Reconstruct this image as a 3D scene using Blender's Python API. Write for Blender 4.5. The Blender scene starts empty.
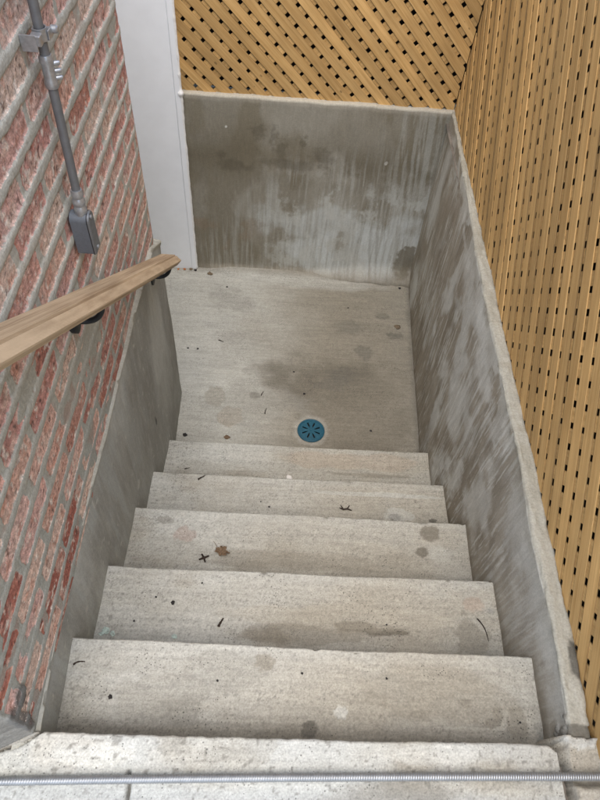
import bpy, math, random
import numpy as np
random.seed(7)
rng = np.random.default_rng(11)
S = bpy.context.scene
COL = S.collection
R = math.radians

# ------------------------------------------------------------------ noise
def _h(ix, iy, s):
    n = (ix.astype(np.int64) * 374761393 + iy.astype(np.int64) * 668265263 + s * 974634777) & 0xFFFFFFFF
    n = ((n ^ (n >> 13)) * 1274126177) & 0xFFFFFFFF
    n = n ^ (n >> 16)
    return (n & 0xFFFFFF) / float(0xFFFFFF)
def vn(x, y, s=0):
    x = np.asarray(x, float); y = np.asarray(y, float)
    x, y = np.broadcast_arrays(x, y)
    ix = np.floor(x); iy = np.floor(y)
    fx = x - ix; fy = y - iy
    fx = fx * fx * (3 - 2 * fx); fy = fy * fy * (3 - 2 * fy)
    a = _h(ix, iy, s); b = _h(ix + 1, iy, s); c = _h(ix, iy + 1, s); d = _h(ix + 1, iy + 1, s)
    return (a * (1 - fx) + b * fx) * (1 - fy) + (c * (1 - fx) + d * fx) * fy
def fbm(x, y, s=0, o=4, g=.5):
    r = 0; a = 1; t = 0; f = 1
    for i in range(o):
        r = r + a * vn(np.asarray(x) * f + 17.3 * i, np.asarray(y) * f - 9.1 * i, s + 31 * i); t += a; a *= g; f *= 2.03
    return r / t
def ss(a, b, x):
    t = np.clip((x - a) / (b - a), 0, 1); return t * t * (3 - 2 * t)
def mix(a, b, t):
    a = np.asarray(a, float); b = np.asarray(b, float); t = np.asarray(t)[..., None]
    return a * (1 - t) + b * t
def blob(x, y, cx, cy, rx, ry, s=0, rough=.5, edge=.14):
    # irregular patch: 1 inside, 0 outside
    d = np.sqrt(((x - cx) / rx) ** 2 + ((y - cy) / ry) ** 2)
    n = fbm(x / max(rx, ry) * 2.2, y / max(rx, ry) * 2.2, s, 4) - .5
    return 1 - ss(1 - edge, 1 + edge, d + n * 2 * rough)
def lerp(v, xs, ys): return np.interp(v, xs, ys)

# ------------------------------------------------------------------ objects
def empty(name, loc):
    o = bpy.data.objects.new(name, None); COL.objects.link(o); o.location = loc
    o.empty_display_size = .05
    return o
def tag(o, label=None, cat=None, group=None, kind=None):
    if label: o['label'] = label
    if cat: o['category'] = cat
    if group: o['group'] = group
    if kind: o['kind'] = kind
    return o
def world_loc(o):
    v = np.zeros(3)
    while o is not None:
        v = v + np.array(o.location); o = o.parent
    return v
def mesh_obj(name, V, F, mat, parent=None, col=None, smooth=True, loc=None):
    """V in world coordinates; origin is put at the parent's (or at loc)."""
    V = np.asarray(V, float)
    if parent is not None: off = world_loc(parent)
    elif loc is not None: off = np.array(loc, float)
    else:
        off = np.array([(V[:, 0].min() + V[:, 0].max()) / 2, (V[:, 1].min() + V[:, 1].max()) / 2, V[:, 2].min()])
    me = bpy.data.meshes.new(name)
    me.from_pydata((V - off).tolist(), [], F.tolist() if isinstance(F, np.ndarray) else F)
    if smooth: me.polygons.foreach_set('use_smooth', np.ones(len(me.polygons), bool))
    if col is not None:
        a = me.attributes.new('Col', 'FLOAT_COLOR', 'POINT')
        c = np.ones((len(V), 4)); c[:, :3] = np.asarray(col).reshape(-1, 3)
        a.data.foreach_set('color', c.ravel())
    me.materials.append(mat); me.update()
    o = bpy.data.objects.new(name, me); COL.objects.link(o)
    if parent is not None: o.parent = parent
    else: o.location = off
    return o
def grid_faces(nv, nu, base=0, flip=False):
    i = np.arange(nv - 1)[:, None] * nu + np.arange(nu - 1)[None, :]
    f = np.stack([i, i + 1, i + nu + 1, i + nu], -1).reshape(-1, 4) + base
    return f[:, ::-1] if flip else f

class MB:
    """collects simple shapes into one mesh (world coordinates)"""
    def __init__(s): s.v = []; s.f = []
    def add(s, V, F):
        b = len(s.v); s.v += [tuple(map(float, p)) for p in V]; s.f += [tuple(int(i) + b for i in f) for f in F]; return s
    def box(s, c, d, rot=None, bev=0):
        hx, hy, hz = d[0] / 2, d[1] / 2, d[2] / 2
        if bev:
            b = bev; V = []; F = []
            # chamfered box through bmesh-free construction: 24 vertices
            sg = [(-1, -1, -1), (1, -1, -1), (1, 1, -1), (-1, 1, -1), (-1, -1, 1), (1, -1, 1), (1, 1, 1), (-1, 1, 1)]
            ix = {}
            for i, (a, e, g) in enumerate(sg):
                for ax in range(3):
                    p = [a * (hx - b), e * (hy - b), g * (hz - b)]
                    p[ax] = (a, e, g)[ax] * (hx, hy, hz)[ax]
                    ix[(i, ax)] = len(V); V.append(p)
            faces = {(0, -1): [0, 4, 7, 3], (0, 1): [1, 2, 6, 5], (1, -1): [0, 1, 5, 4], (1, 1): [3, 7, 6, 2], (2, -1): [0, 3, 2, 1], (2, 1): [4, 5, 6, 7]}
            for (ax, _), q in faces.items(): F.append([ix[(i, ax)] for i in q])
            edges = set()
            fl = list(faces.items())
            for i in range(6):
                for j in range(i + 1, 6):
                    (a1, _), q1 = fl[i]; (a2, _), q2 = fl[j]
                    sh = [k for k in q1 if k in q2]
                    if len(sh) == 2: F.append([ix[(sh[0], a1)], ix[(sh[1], a1)], ix[(sh[1], a2)], ix[(sh[0], a2)]])
            for i in range(8): F.append([ix[(i, 0)], ix[(i, 1)], ix[(i, 2)]])
        else:
            V = [(-hx, -hy, -hz), (hx, -hy, -hz), (hx, hy, -hz), (-hx, hy, -hz), (-hx, -hy, hz), (hx, -hy, hz), (hx, hy, hz), (-hx, hy, hz)]
            F = [(0, 3, 2, 1), (4, 5, 6, 7), (0, 1, 5, 4), (1, 2, 6, 5), (2, 3, 7, 6), (3, 0, 4, 7)]
        V = np.array(V, float)
        if rot is not None: V = V @ np.array(rot).T
        return s.add(V + np.array(c), F)
    def tube(s, pts, rad, n=16, cap=True):
        pts = np.array(pts, float); m = len(pts)
        rad = np.full(m, rad, float) if np.isscalar(rad) else np.array(rad, float)
        T = np.gradient(pts, axis=0); T /= np.linalg.norm(T, axis=1)[:, None] + 1e-12
        up = np.array([0, 0, 1.]) if abs(T[0][2]) < .9 else np.array([0, 1., 0])
        V = []; a = np.arange(n) * 2 * math.pi / n
        N = np.cross(T[0], up); N /= np.linalg.norm(N)
        for i in range(m):
            N = N - T[i] * (N @ T[i]); N /= np.linalg.norm(N); B = np.cross(T[i], N)
            V.append(pts[i] + rad[i] * (np.cos(a)[:, None] * N + np.sin(a)[:, None] * B))
        V = np.concatenate(V); F = []
        for i in range(m - 1):
            for j in range(n):
                k = (j + 1) % n; F.append((i * n + j, i * n + k, (i + 1) * n + k, (i + 1) * n + j))
        if cap: F.append(tuple(range(n))[::-1]); F.append(tuple((m - 1) * n + j for j in range(n)))
        return s.add(V, F)
    def extrude(s, prof, A, B):
        """closed polygon prof: function(end)->3d pts at A and B lists"""
        n = len(A); F = [tuple(range(n))[::-1], tuple(range(n, 2 * n))]
        for i in range(n):
            j = (i + 1) % n; F.append((i, j, n + j, n + i))
        return s.add(list(A) + list(B), F)
    def build(s, name, mat, parent=None, smooth=False, loc=None, col=None):
        o = mesh_obj(name, np.array(s.v), s.f, mat, parent, col, smooth, loc)
        import bmesh
        bm = bmesh.new(); bm.from_mesh(o.data); bmesh.ops.recalc_face_normals(bm, faces=bm.faces); bm.to_mesh(o.data); bm.free()
        if smooth == 'auto':
            try: o.data.set_sharp_from_angle(angle=R(35))
            except Exception: pass
        return o

# ------------------------------------------------------------------ materials
def newmat(name):
    m = bpy.data.materials.new(name); m.use_nodes = True
    nt = m.node_tree; b = nt.nodes['Principled BSDF']
    return m, nt, b
def N(nt, t, **kw):
    n = nt.nodes.new(t)
    for k, v in kw.items():
        if k in n.inputs: n.inputs[k].default_value = v
        else: setattr(n, k, v)
    return n
def math_n(nt, op, a, b=None, clamp=False):
    n = nt.nodes.new('ShaderNodeMath'); n.operation = op; n.use_clamp = clamp
    for i, v in enumerate((a, b)):
        if v is None: continue
        if isinstance(v, (int, float)): n.inputs[i].default_value = v
        else: nt.links.new(v, n.inputs[i])
    return n.outputs[0]
def mapr(nt, v, a, b, c, d):
    n = nt.nodes.new('ShaderNodeMapRange'); n.interpolation_type = 'SMOOTHSTEP'
    nt.links.new(v, n.inputs[0])
    for i, q in enumerate((a, b, c, d)): n.inputs[i + 1].default_value = q
    return n.outputs[0]
def vec_scale(nt, vec, s):
    n = nt.nodes.new('ShaderNodeMapping'); n.inputs['Scale'].default_value = s
    nt.links.new(vec, n.inputs[0]); return n.outputs[0]
def noise(nt, vec, scale, detail=3, rough=.55):
    n = N(nt, 'ShaderNodeTexNoise', Scale=scale, Detail=detail, Roughness=rough); nt.links.new(vec, n.inputs['Vector']); return n.outputs[0]
def coords(nt):
    return nt.nodes.new('ShaderNodeNewGeometry').outputs['Position']

def mat_concrete(name, grain=.5, pits=.5, bump=.35, streak=None, rough=.9, gscale=230, sk=.1):
    """vertex colour from the mesh (mix of cement shades) times grain, pits and fine streaks"""
    m, nt, b = newmat(name); L = nt.links
    P = coords(nt)
    col = N(nt, 'ShaderNodeAttribute', attribute_name='Col').outputs['Color']
    g = noise(nt, P, gscale, 3, .7)
    g2 = noise(nt, P, 60, 4, .6)
    v = N(nt, 'ShaderNodeTexVoronoi', Scale=200.0); L.new(P, v.inputs['Vector'])
    cellr = N(nt, 'ShaderNodeSeparateColor'); L.new(v.outputs['Color'], cellr.inputs[0])
    clus = noise(nt, P, 9, 4, .6)
    thr = math_n(nt, 'MULTIPLY', mapr(nt, cellr.outputs[0], .62, 1.0, 0.0, .46), mapr(nt, clus, .40, .66, .25, 1.0))
    pit = math_n(nt, 'GREATER_THAN', thr, v.outputs['Distance'])
    f = math_n(nt, 'ADD', math_n(nt, 'MULTIPLY', math_n(nt, 'SUBTRACT', g, .5), grain * 1.8), 1.0)
    f = math_n(nt, 'MULTIPLY', f, math_n(nt, 'ADD', math_n(nt, 'MULTIPLY', math_n(nt, 'SUBTRACT', g2, .5), grain * .7), 1.0))
    f = math_n(nt, 'MULTIPLY', f, math_n(nt, 'SUBTRACT', 1.0, math_n(nt, 'MULTIPLY', pit, pits)))
    hgt = math_n(nt, 'ADD', g, math_n(nt, 'MULTIPLY', g2, .8))
    hgt = math_n(nt, 'SUBTRACT', hgt, math_n(nt, 'MULTIPLY', pit, pits * 1.2))
    if streak:
        s = noise(nt, vec_scale(nt, P, streak), 1.0, 4, .65)
        f = math_n(nt, 'MULTIPLY', f, mapr(nt, s, .25, .75, 1 - sk, 1 + sk))
        hgt = math_n(nt, 'ADD', hgt, math_n(nt, 'MULTIPLY', s, .6))
    mx = nt.nodes.new('ShaderNodeVectorMath'); mx.operation = 'SCALE'
    tint = nt.nodes.new('ShaderNodeVectorMath'); tint.operation = 'MULTIPLY'; tint.inputs[1].default_value = (.988, 1.0, .957)
    L.new(col, tint.inputs[0]); L.new(tint.outputs[0], mx.inputs[0]); L.new(f, mx.inputs['Scale'])
    L.new(mx.outputs[0], b.inputs['Base Color'])
    bp = N(nt, 'ShaderNodeBump', Strength=bump, Distance=.002); L.new(hgt, bp.inputs['Height']); L.new(bp.outputs[0], b.inputs['Normal'])
    b.inputs['Roughness'].default_value = rough
    b.inputs['Specular IOR Level'].default_value = .25
    return m
def mat_wood(name, base, dark, scale=1.0, rough=.7, knots=True, edge_shade=0):
    """wood grain from a stored (along, across, id) coordinate"""
    m, nt, b = newmat(name); L = nt.links
    at = N(nt, 'ShaderNodeAttribute', attribute_name='slat').outputs['Vector']
    sp = nt.nodes.new('ShaderNodeSeparateXYZ'); L.new(at, sp.inputs[0])
    idn = N(nt, 'ShaderNodeTexWhiteNoise', noise_dimensions='1D'); L.new(sp.outputs[2], idn.inputs['W'])
    cb = nt.nodes.new('ShaderNodeCombineXYZ')
    L.new(math_n(nt, 'ADD', sp.outputs[0], math_n(nt, 'MULTIPLY', idn.outputs['Value'], 37.0)), cb.inputs[0])
    L.new(sp.outputs[1], cb.inputs[1]); L.new(math_n(nt, 'MULTIPLY', sp.outputs[2], .37), cb.inputs[2])
    v = cb.outputs[0]
    wob = noise(nt, vec_scale(nt, v, (5 * scale, 12 * scale, 1)), 1, 3)
    grain = noise(nt, vec_scale(nt, v, (9 * scale, 330 * scale, 1)), 1, 4, .6)
    ring = noise(nt, vec_scale(nt, v, (2.2 * scale, 75 * scale, 1)), 1, 3, .6)
    f = math_n(nt, 'ADD', math_n(nt, 'MULTIPLY', grain, .45), math_n(nt, 'MULTIPLY', ring, .55))
    t = mapr(nt, f, .33, .68, 0, 1)
    mc = nt.nodes.new('ShaderNodeMix'); mc.data_type = 'RGBA'
    mc.inputs[6].default_value = (*dark, 1); mc.inputs[7].default_value = (*base, 1); L.new(t, mc.inputs[0])
    # each board its own shade
    k = math_n(nt, 'ADD', math_n(nt, 'MULTIPLY', idn.outputs['Value'], .40), .78)
    k = math_n(nt, 'MULTIPLY', k, mapr(nt, wob, .25, .75, .88, 1.1))
    if edge_shade: k = math_n(nt, 'MULTIPLY', k, mapr(nt, math_n(nt, 'ABSOLUTE', sp.outputs[1]), edge_shade, edge_shade + .0010, 1, .42))  # slat edges darkened in colour, standing in for shaded gaps
    hgt = grain
    if knots:
        vo = N(nt, 'ShaderNodeTexVoronoi', Scale=1.0); L.new(vec_scale(nt, v, (24 * scale, 42 * scale, 1)), vo.inputs['Vector'])
        sc = N(nt, 'ShaderNodeSeparateColor'); L.new(vo.outputs['Color'], sc.inputs[0])
        kn = math_n(nt, 'GREATER_THAN', mapr(nt, sc.outputs[1], .93, 1, 0, .24), vo.outputs['Distance'])
        k = math_n(nt, 'MULTIPLY', k, math_n(nt, 'SUBTRACT', 1, math_n(nt, 'MULTIPLY', kn, .45)))
    mx = nt.nodes.new('ShaderNodeVectorMath'); mx.operation = 'SCALE'
    L.new(mc.outputs[2], mx.inputs[0]); L.new(k, mx.inputs['Scale']); L.new(mx.outputs[0], b.inputs['Base Color'])
    bp = N(nt, 'ShaderNodeBump', Strength=.35, Distance=.001); L.new(hgt, bp.inputs['Height']); L.new(bp.outputs[0], b.inputs['Normal'])
    b.inputs['Roughness'].default_value = rough; b.inputs['Specular IOR Level'].default_value = .3
    return m
def mat_simple(name, col, rough=.6, metal=0, var=.12, scale=80, bump=.1, spec=.4):
    m, nt, b = newmat(name); L = nt.links; P = coords(nt)
    g = noise(nt, P, scale, 4, .6)
    f = mapr(nt, g, .25, .75, 1 - var, 1 + var)
    mx = nt.nodes.new('ShaderNodeVectorMath'); mx.operation = 'SCALE'; mx.inputs[0].default_value = col
    L.new(f, mx.inputs['Scale']); L.new(mx.outputs[0], b.inputs['Base Color'])
    bp = N(nt, 'ShaderNodeBump', Strength=bump, Distance=.001); L.new(g, bp.inputs['Height']); L.new(bp.outputs[0], b.inputs['Normal'])
    b.inputs['Roughness'].default_value = rough; b.inputs['Metallic'].default_value = metal
    b.inputs['Specular IOR Level'].default_value = spec
    return m

M = {}
M['tread'] = mat_concrete('broomed_concrete', grain=.66, pits=.55, bump=.45, streak=(7, 90, 60), gscale=210)
M['wall'] = mat_concrete('parged_concrete', grain=.34, pits=.12, bump=.35, streak=(90, 90, 14), gscale=180, sk=.07)
def mat_brick():
    """mortar and brick shades meet along a crisp, ragged line"""
    m, nt, b = newmat('old_brick_and_mortar'); L = nt.links; P = coords(nt)
    cm = N(nt, 'ShaderNodeAttribute', attribute_name='Col').outputs['Color']; cb = N(nt, 'ShaderNodeAttribute', attribute_name='Face').outputs['Color']
    sd = N(nt, 'ShaderNodeAttribute', attribute_name='edge').outputs['Fac']
    g = noise(nt, P, 230, 3, .7); g2 = noise(nt, P, 75, 4, .65); g3 = noise(nt, P, 420, 2, .6)
    e = math_n(nt, 'ADD', sd, math_n(nt, 'MULTIPLY', math_n(nt, 'SUBTRACT', g2, .5), .0055))
    e = math_n(nt, 'ADD', e, math_n(nt, 'MULTIPLY', math_n(nt, 'SUBTRACT', g, .5), .004))
    t = mapr(nt, e, -.0006, .0006, 0, 1)
    mx = nt.nodes.new('ShaderNodeMix'); mx.data_type = 'RGBA'; L.new(t, mx.inputs[0]); L.new(cm, mx.inputs[6]); L.new(cb, mx.inputs[7])
    fb = math_n(nt, 'MULTIPLY', mapr(nt, g2, .28, .72, .66, 1.30), mapr(nt, g, .25, .75, .72, 1.28))
    fm = math_n(nt, 'MULTIPLY', mapr(nt, g2, .28, .72, .88, 1.10), mapr(nt, g, .25, .75, .86, 1.14))
    f = nt.nodes.new('ShaderNodeMix'); f.data_type = 'FLOAT'; L.new(t, f.inputs[0]); L.new(fm, f.inputs[2]); L.new(fb, f.inputs[3])
    v = nt.nodes.new('ShaderNodeVectorMath'); v.operation = 'SCALE'; L.new(mx.outputs[2], v.inputs[0]); L.new(f.outputs[0], v.inputs['Scale'])
    # lime flecks and dark holes on the brick faces
    fl = mapr(nt, noise(nt, P, 105, 3, .6), .655, .675, 0, .75); fl = math_n(nt, 'MULTIPLY', fl, t)
    m2 = nt.nodes.new('ShaderNodeMix'); m2.data_type = 'RGBA'; L.new(fl, m2.inputs[0]); L.new(v.outputs[0], m2.inputs[6]); m2.inputs[7].default_value = (.66, .61, .54, 1)
    hl = math_n(nt, 'MULTIPLY', mapr(nt, noise(nt, vec_scale(nt, P, (1, 1.03, .97)), 118, 3, .6), .69, .71, 0, .7), t)
    m3 = nt.nodes.new('ShaderNodeMix'); m3.data_type = 'RGBA'; L.new(hl, m3.inputs[0]); L.new(m2.outputs[2], m3.inputs[6]); m3.inputs[7].default_value = (.09, .055, .045, 1)
    L.new(m3.outputs[2], b.inputs['Base Color'])
    h = math_n(nt, 'ADD', math_n(nt, 'MULTIPLY', g2, 1.4), g); h = math_n(nt, 'SUBTRACT', h, math_n(nt, 'MULTIPLY', t, .9)); h = math_n(nt, 'SUBTRACT', h, hl)
    bp = N(nt, 'ShaderNodeBump', Strength=.6, Distance=.003); L.new(h, bp.inputs['Height']); L.new(bp.outputs[0], b.inputs['Normal'])
    b.inputs['Roughness'].default_value = .92; b.inputs['Specular IOR Level'].default_value = .2
    return m
M['brick'] = mat_brick()
M['lattice'] = mat_wood('cedar_lattice', (.62, .405, .168), (.45, .265, .093), edge_shade=.0212)
M['rail'] = mat_wood('weathered_oak_rail', (.52, .41, .275), (.27, .19, .115), scale=.8, rough=.8)
M['white'] = mat_simple('white_paint', (.84, .87, .89), .5, 0, .025, 12, .08)
M['caulk'] = mat_simple('white_caulk', (.80, .80, .78), .55, 0, .06, 120, .2)
M['emt'] = mat_simple('galvanised_tube', (.175, .185, .195), .45, .35, .10, 60, .05)
M['zinc'] = mat_simple('zinc_fitting', (.40, .42, .44), .3, .6, .15, 150, .1)
M['body'] = mat_simple('grey_cast_fitting', (.15, .17, .195), .45, .2, .07, 160, .1)
M['gasket'] = mat_simple('black_gasket', (.02, .02, .022), .7, 0, .2)
M['iron'] = mat_simple('black_iron', (.016, .019, .021), .5, .2, .25)
M['flex'] = mat_simple('flexible_steel', (.27, .285, .295), .36, .5, .12, 40, .05)
M['teal'] = mat_simple('teal_plastic', (.008, .075, .115), .5, 0, .22, 130, .15)
M['tealpale'] = mat_simple('worn_teal_plastic', (.13, .27, .31), .6, 0, .35, 110, .2)
M['dark'] = mat_simple('dark_void', (.010, .008, .006), .9, 0, .3)
M['shade_sheet'] = mat_simple('dark_shade_sheet', (.020, .013, .009), .9, 0, .4, 20)  # near-black sheet added to paint the shade behind the lattice holes
M['leaf'] = mat_simple('dead_leaf', (.17, .115, .07), .8, 0, .45, 160, .5)
M['twig'] = mat_simple('dark_twig', (.035, .024, .018), .85, 0, .4, 200, .5)
M['pebble'] = mat_simple('dark_pebble', (.028, .026, .025), .85, 0, .4, 200, .4)
M['stone'] = mat_simple('brown_stone', (.15, .115, .075), .9, 0, .5, 110, .6)
M['chip'] = mat_simple('pale_green_paint', (.48, .58, .53), .6, 0, .25, 150, .3)
M['whitechip'] = mat_simple('white_paint_flake', (.72, .70, .66), .6, 0, .15, 150, .3)
M['orange'] = mat_simple('orange_crumb', (.45, .16, .05), .8, 0, .3, 150, .4)
M['ground'] = mat_simple('bare_earth_and_gravel', (.16, .14, .115), .95, 0, .4, 9, .6)

# ------------------------------------------------------------------ measures (metres; the top of the stairs is z = 0)
NY = [.016, .258, .541, .843, 1.110, 1.390]                 # nosing of the pavement and of the five steps
NZ = [-.006, -.164, -.368, -.573, -.774, -.964]
FLOOR = -1.14
NXL = [.010, -.006, -.006, .001, .006, .014]
WY = [-.05, .05, .258, .54, .84, 1.11, 1.40, 1.6, 2.2, 2.83]
WX = [1.260, 1.263, 1.268, 1.271, 1.274, 1.274, 1.281, 1.292, 1.312, 1.339]
TY = [-.05, .05, .29, .57, .83, 1.06, 1.30, 1.49, 1.90, 2.31, 2.60, 2.83]
TX = [1.258, 1.259, 1.266, 1.269, 1.272, 1.275, 1.276, 1.277, 1.288, 1.303, 1.312, 1.318]

# shades of cement (linear base colours)
CW = np.array([.452, .452, .432]); CL = np.array([.365, .354, .322]); CT = np.array([.305, .280, .235]); CB = np.array([.190, .170, .138]); CD = np.array([.105, .097, .083])

def tread_color(x, y, k):
    """k: 0 the pavement, 1..5 the steps, 6 the floor"""
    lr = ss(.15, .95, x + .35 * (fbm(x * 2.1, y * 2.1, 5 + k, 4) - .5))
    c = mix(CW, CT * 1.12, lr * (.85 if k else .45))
    n = fbm(x * 5, y * 9, 40 + k, 5)
    c = mix(c, CL, ss(.42, .62, n) * .5)
    n2 = fbm(x * 3.3, y * 5, 60 + k, 5)
    c = mix(c, CT, ss(.52, .75, n2) * .6)
    st = fbm(x * 4, y * 70, 80 + k, 3)                      # trowel and broom lines run across the stairs
    c = c * (1 + .11 * (st - .5))[..., None]
    sp = vn(x * 210, y * 210, 90 + k)
    c = c * (1 - .30 * ss(.72, .95, sp))[..., None]
    return c

def flat_patch(c, x, y, cx, cy, rx, ry, col, amt, s, rough=.5, edge=.13):
    return mix(c, col, blob(x, y, cx, cy, rx, ry, s, rough, edge) * amt)

def step_mesh(name, k, parent, label=None):
    """one step: tread, worn rounded nosing and riser as a continuous skin"""
    x = np.arange(-.03, 1.3051, .0045)
    y0 = NY[k - 1] - .04; y1 = NY[k]; z = NZ[k]; zb = (NZ[k + 1] if k < 5 else FLOOR) - .03
    rn = .006
    sy = list(np.arange(y0, y1 - rn, .0045)); prof = [(a, z, 0) for a in sy]
    for a in np.linspace(0, math.pi / 2, 7): prof.append((y1 - rn + rn * math.sin(a), z - rn + rn * math.cos(a), 1))
    for zz in np.arange(z - rn - .008, zb, -.011): prof.append((y1, zz, 2))
    prof = np.array(prof)
    X, PY = np.meshgrid(x, prof[:, 0]); PZ = np.repeat(prof[:, 1][:, None], len(x), 1); PK = np.repeat(prof[:, 2][:, None], len(x), 1)
    s = np.concatenate([[0], np.cumsum(np.hypot(np.diff(prof[:, 0]), np.diff(prof[:, 1])))])
    Sg = np.repeat(s[:, None], len(x), 1)
    edge = ss(y1 - .10, y1, PY)
    # the nosing is not quite straight, and is chipped a little
    wav = (fbm(X * 2.5, Sg * 0 + k, 3, 2) - .5) * .012 + (fbm(X * 40, Sg * 0 + k * 3, 8, 3) - .5) * .003
    Y = PY + wav * edge
    nz = (fbm(X * 6, PY * 6, 7 + k, 4) - .5) * .006 + (fbm(X * 60, Sg * 60, 17 + k, 3) - .5) * .0016
    Z = PZ + nz * (PK < 1.5) - .004 * ss(.5, 1.2, X) * 0
    chip = ss(.70, .80, fbm(X * 26, Sg * 26, 21 + k, 3)) * (PK == 1)
    Z -= chip * .003; Y -= chip * .003
    # shallow trowelled lip along the left end
    Z += .0025 * ss(.055, .03, X - NXL[k])
    c = tread_color(X, Y, k)
    c = mix(c, CW * .98, ss(y1 - .05, y1 - .012, Y) * .38 * (.5 + fbm(X * 14, Y * 6, 33 + k, 3)) * (1 - .55 * ss(.3, 1, X)))
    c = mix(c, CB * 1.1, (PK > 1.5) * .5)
    # dirt where tread meets the riser behind
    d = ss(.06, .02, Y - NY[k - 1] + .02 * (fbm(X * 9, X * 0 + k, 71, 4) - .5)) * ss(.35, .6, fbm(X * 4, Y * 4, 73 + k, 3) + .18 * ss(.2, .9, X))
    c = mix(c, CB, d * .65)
    gr = vn(X * 150, Y * 150, 95 + k); den = .30 * ss(.22, .02, X) + .22 * ss(.07, .01, Y - NY[k - 1]) + .10 * fbm(X * 6, Y * 6, 96 + k, 3)
    c = mix(c, CD * .8, ss(.985 - den * .4, 1.0 - den * .4, gr) * .4 * (PK < .5))
    P_ = lambda *a, **kw: flat_patch(c, X, Y, *a, **kw)
    if k == 1:
        c = P_(.64, .055, .022, .022, CD * 1.3, .8, 1); c = P_(1.141, .10, .014, .02, CT * .75, .75, 2); c = P_(1.19, .085, .026, .045, CT * .78, .7, 3)
        c = P_(1.12, .083, .016, .013, CT * .75, .7, 4); c = P_(.724, .098, .02, .016, CW * 1.25, .75, 5); c = P_(1.19, .15, .05, .03, CL * 1.1, .4, 6)
        c = P_(.25, .12, .12, .06, CL * .85, .55, 7); c = P_(.42, .19, .13, .05, CL * .8, .5, 8); c = P_(.52, .215, .03, .02, CB * 1.2, .55, 9)
        c = P_(.95, .15, .22, .07, CT * .9, .5, 10); c = P_(.31, .09, .05, .035, CL * .75, .5, 11); c = P_(1.06, .13, .016, .012, CT * .7, .6, 12)
    if k == 2:
        c = P_(1.166, .366, .055, .06, CT * .72, .65, 1, rough=.8); c = P_(.80, .375, .06, .017, CB * .9, .85, 2); c = P_(.89, .362, .07, .012, CB * .8, .85, 3)
        c = P_(.508, .34, .08, .02, CB * 1.1, .5, 4, rough=.9, edge=.4); c = P_(1.247, .442, .012, .011, CL * .8, .8, 5); c = P_(.75, .40, .35, .035, CT * 1.25, .35, 6)
        c = P_(1.19, .46, .035, .022, np.array([.34, .27, .22]), .6, 7); c = P_(.62, .345, .2, .03, CB, .45, 8)
    if k == 3:
        c = P_(1.133, .793, .036, .034, CB * .95, .85, 1, rough=.3, edge=.12); c = P_(1.094, .716, .024, .020, CB * .8, .85, 2, rough=.25, edge=.12)
        c = P_(.201, .742, .04, .03, np.array([.36, .29, .26]), .6, 3); c = P_(.12, .80, .03, .015, CD * 1.5, .45, 4); c = P_(1.16, .71, .05, .03, CL * 1.15, .5, 5)
        c = P_(.60, .66, .3, .035, CT * .85, .5, 6)
    if k == 4:
        c = P_(1.043, .949, .024, .017, CD, .85, 1); c = P_(1.21, .939, .016, .010, CD, .85, 2); c = P_(.30, 1.02, .12, .09, CW * 1.1, .35, 3, rough=.5, edge=.3)
        c = P_(.95, 1.05, .3, .012, CW, .5, 4); c = P_(1.06, .96, .06, .03, CW * 1.1, .45, 6)
    if k == 5:
        c = P_(.9, 1.32, .3, .05, np.array([.36, .30, .24]), .5, 1); c = P_(1.0, 1.25, .2, .012, CB, .5, 2)
    V = np.stack([X, Y, Z], -1)
    return mesh_obj(name, V.reshape(-1, 3), grid_faces(len(prof), len(x), flip=False), M['tread'], parent, c)

stairs = tag(empty('concrete_stairs', (.64, .7, FLOOR)), 'worn grey concrete stairs of five steps leading down to the sunken landing', 'stairs')
for k in range(1, 6): step_mesh('step', k, stairs)

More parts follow.
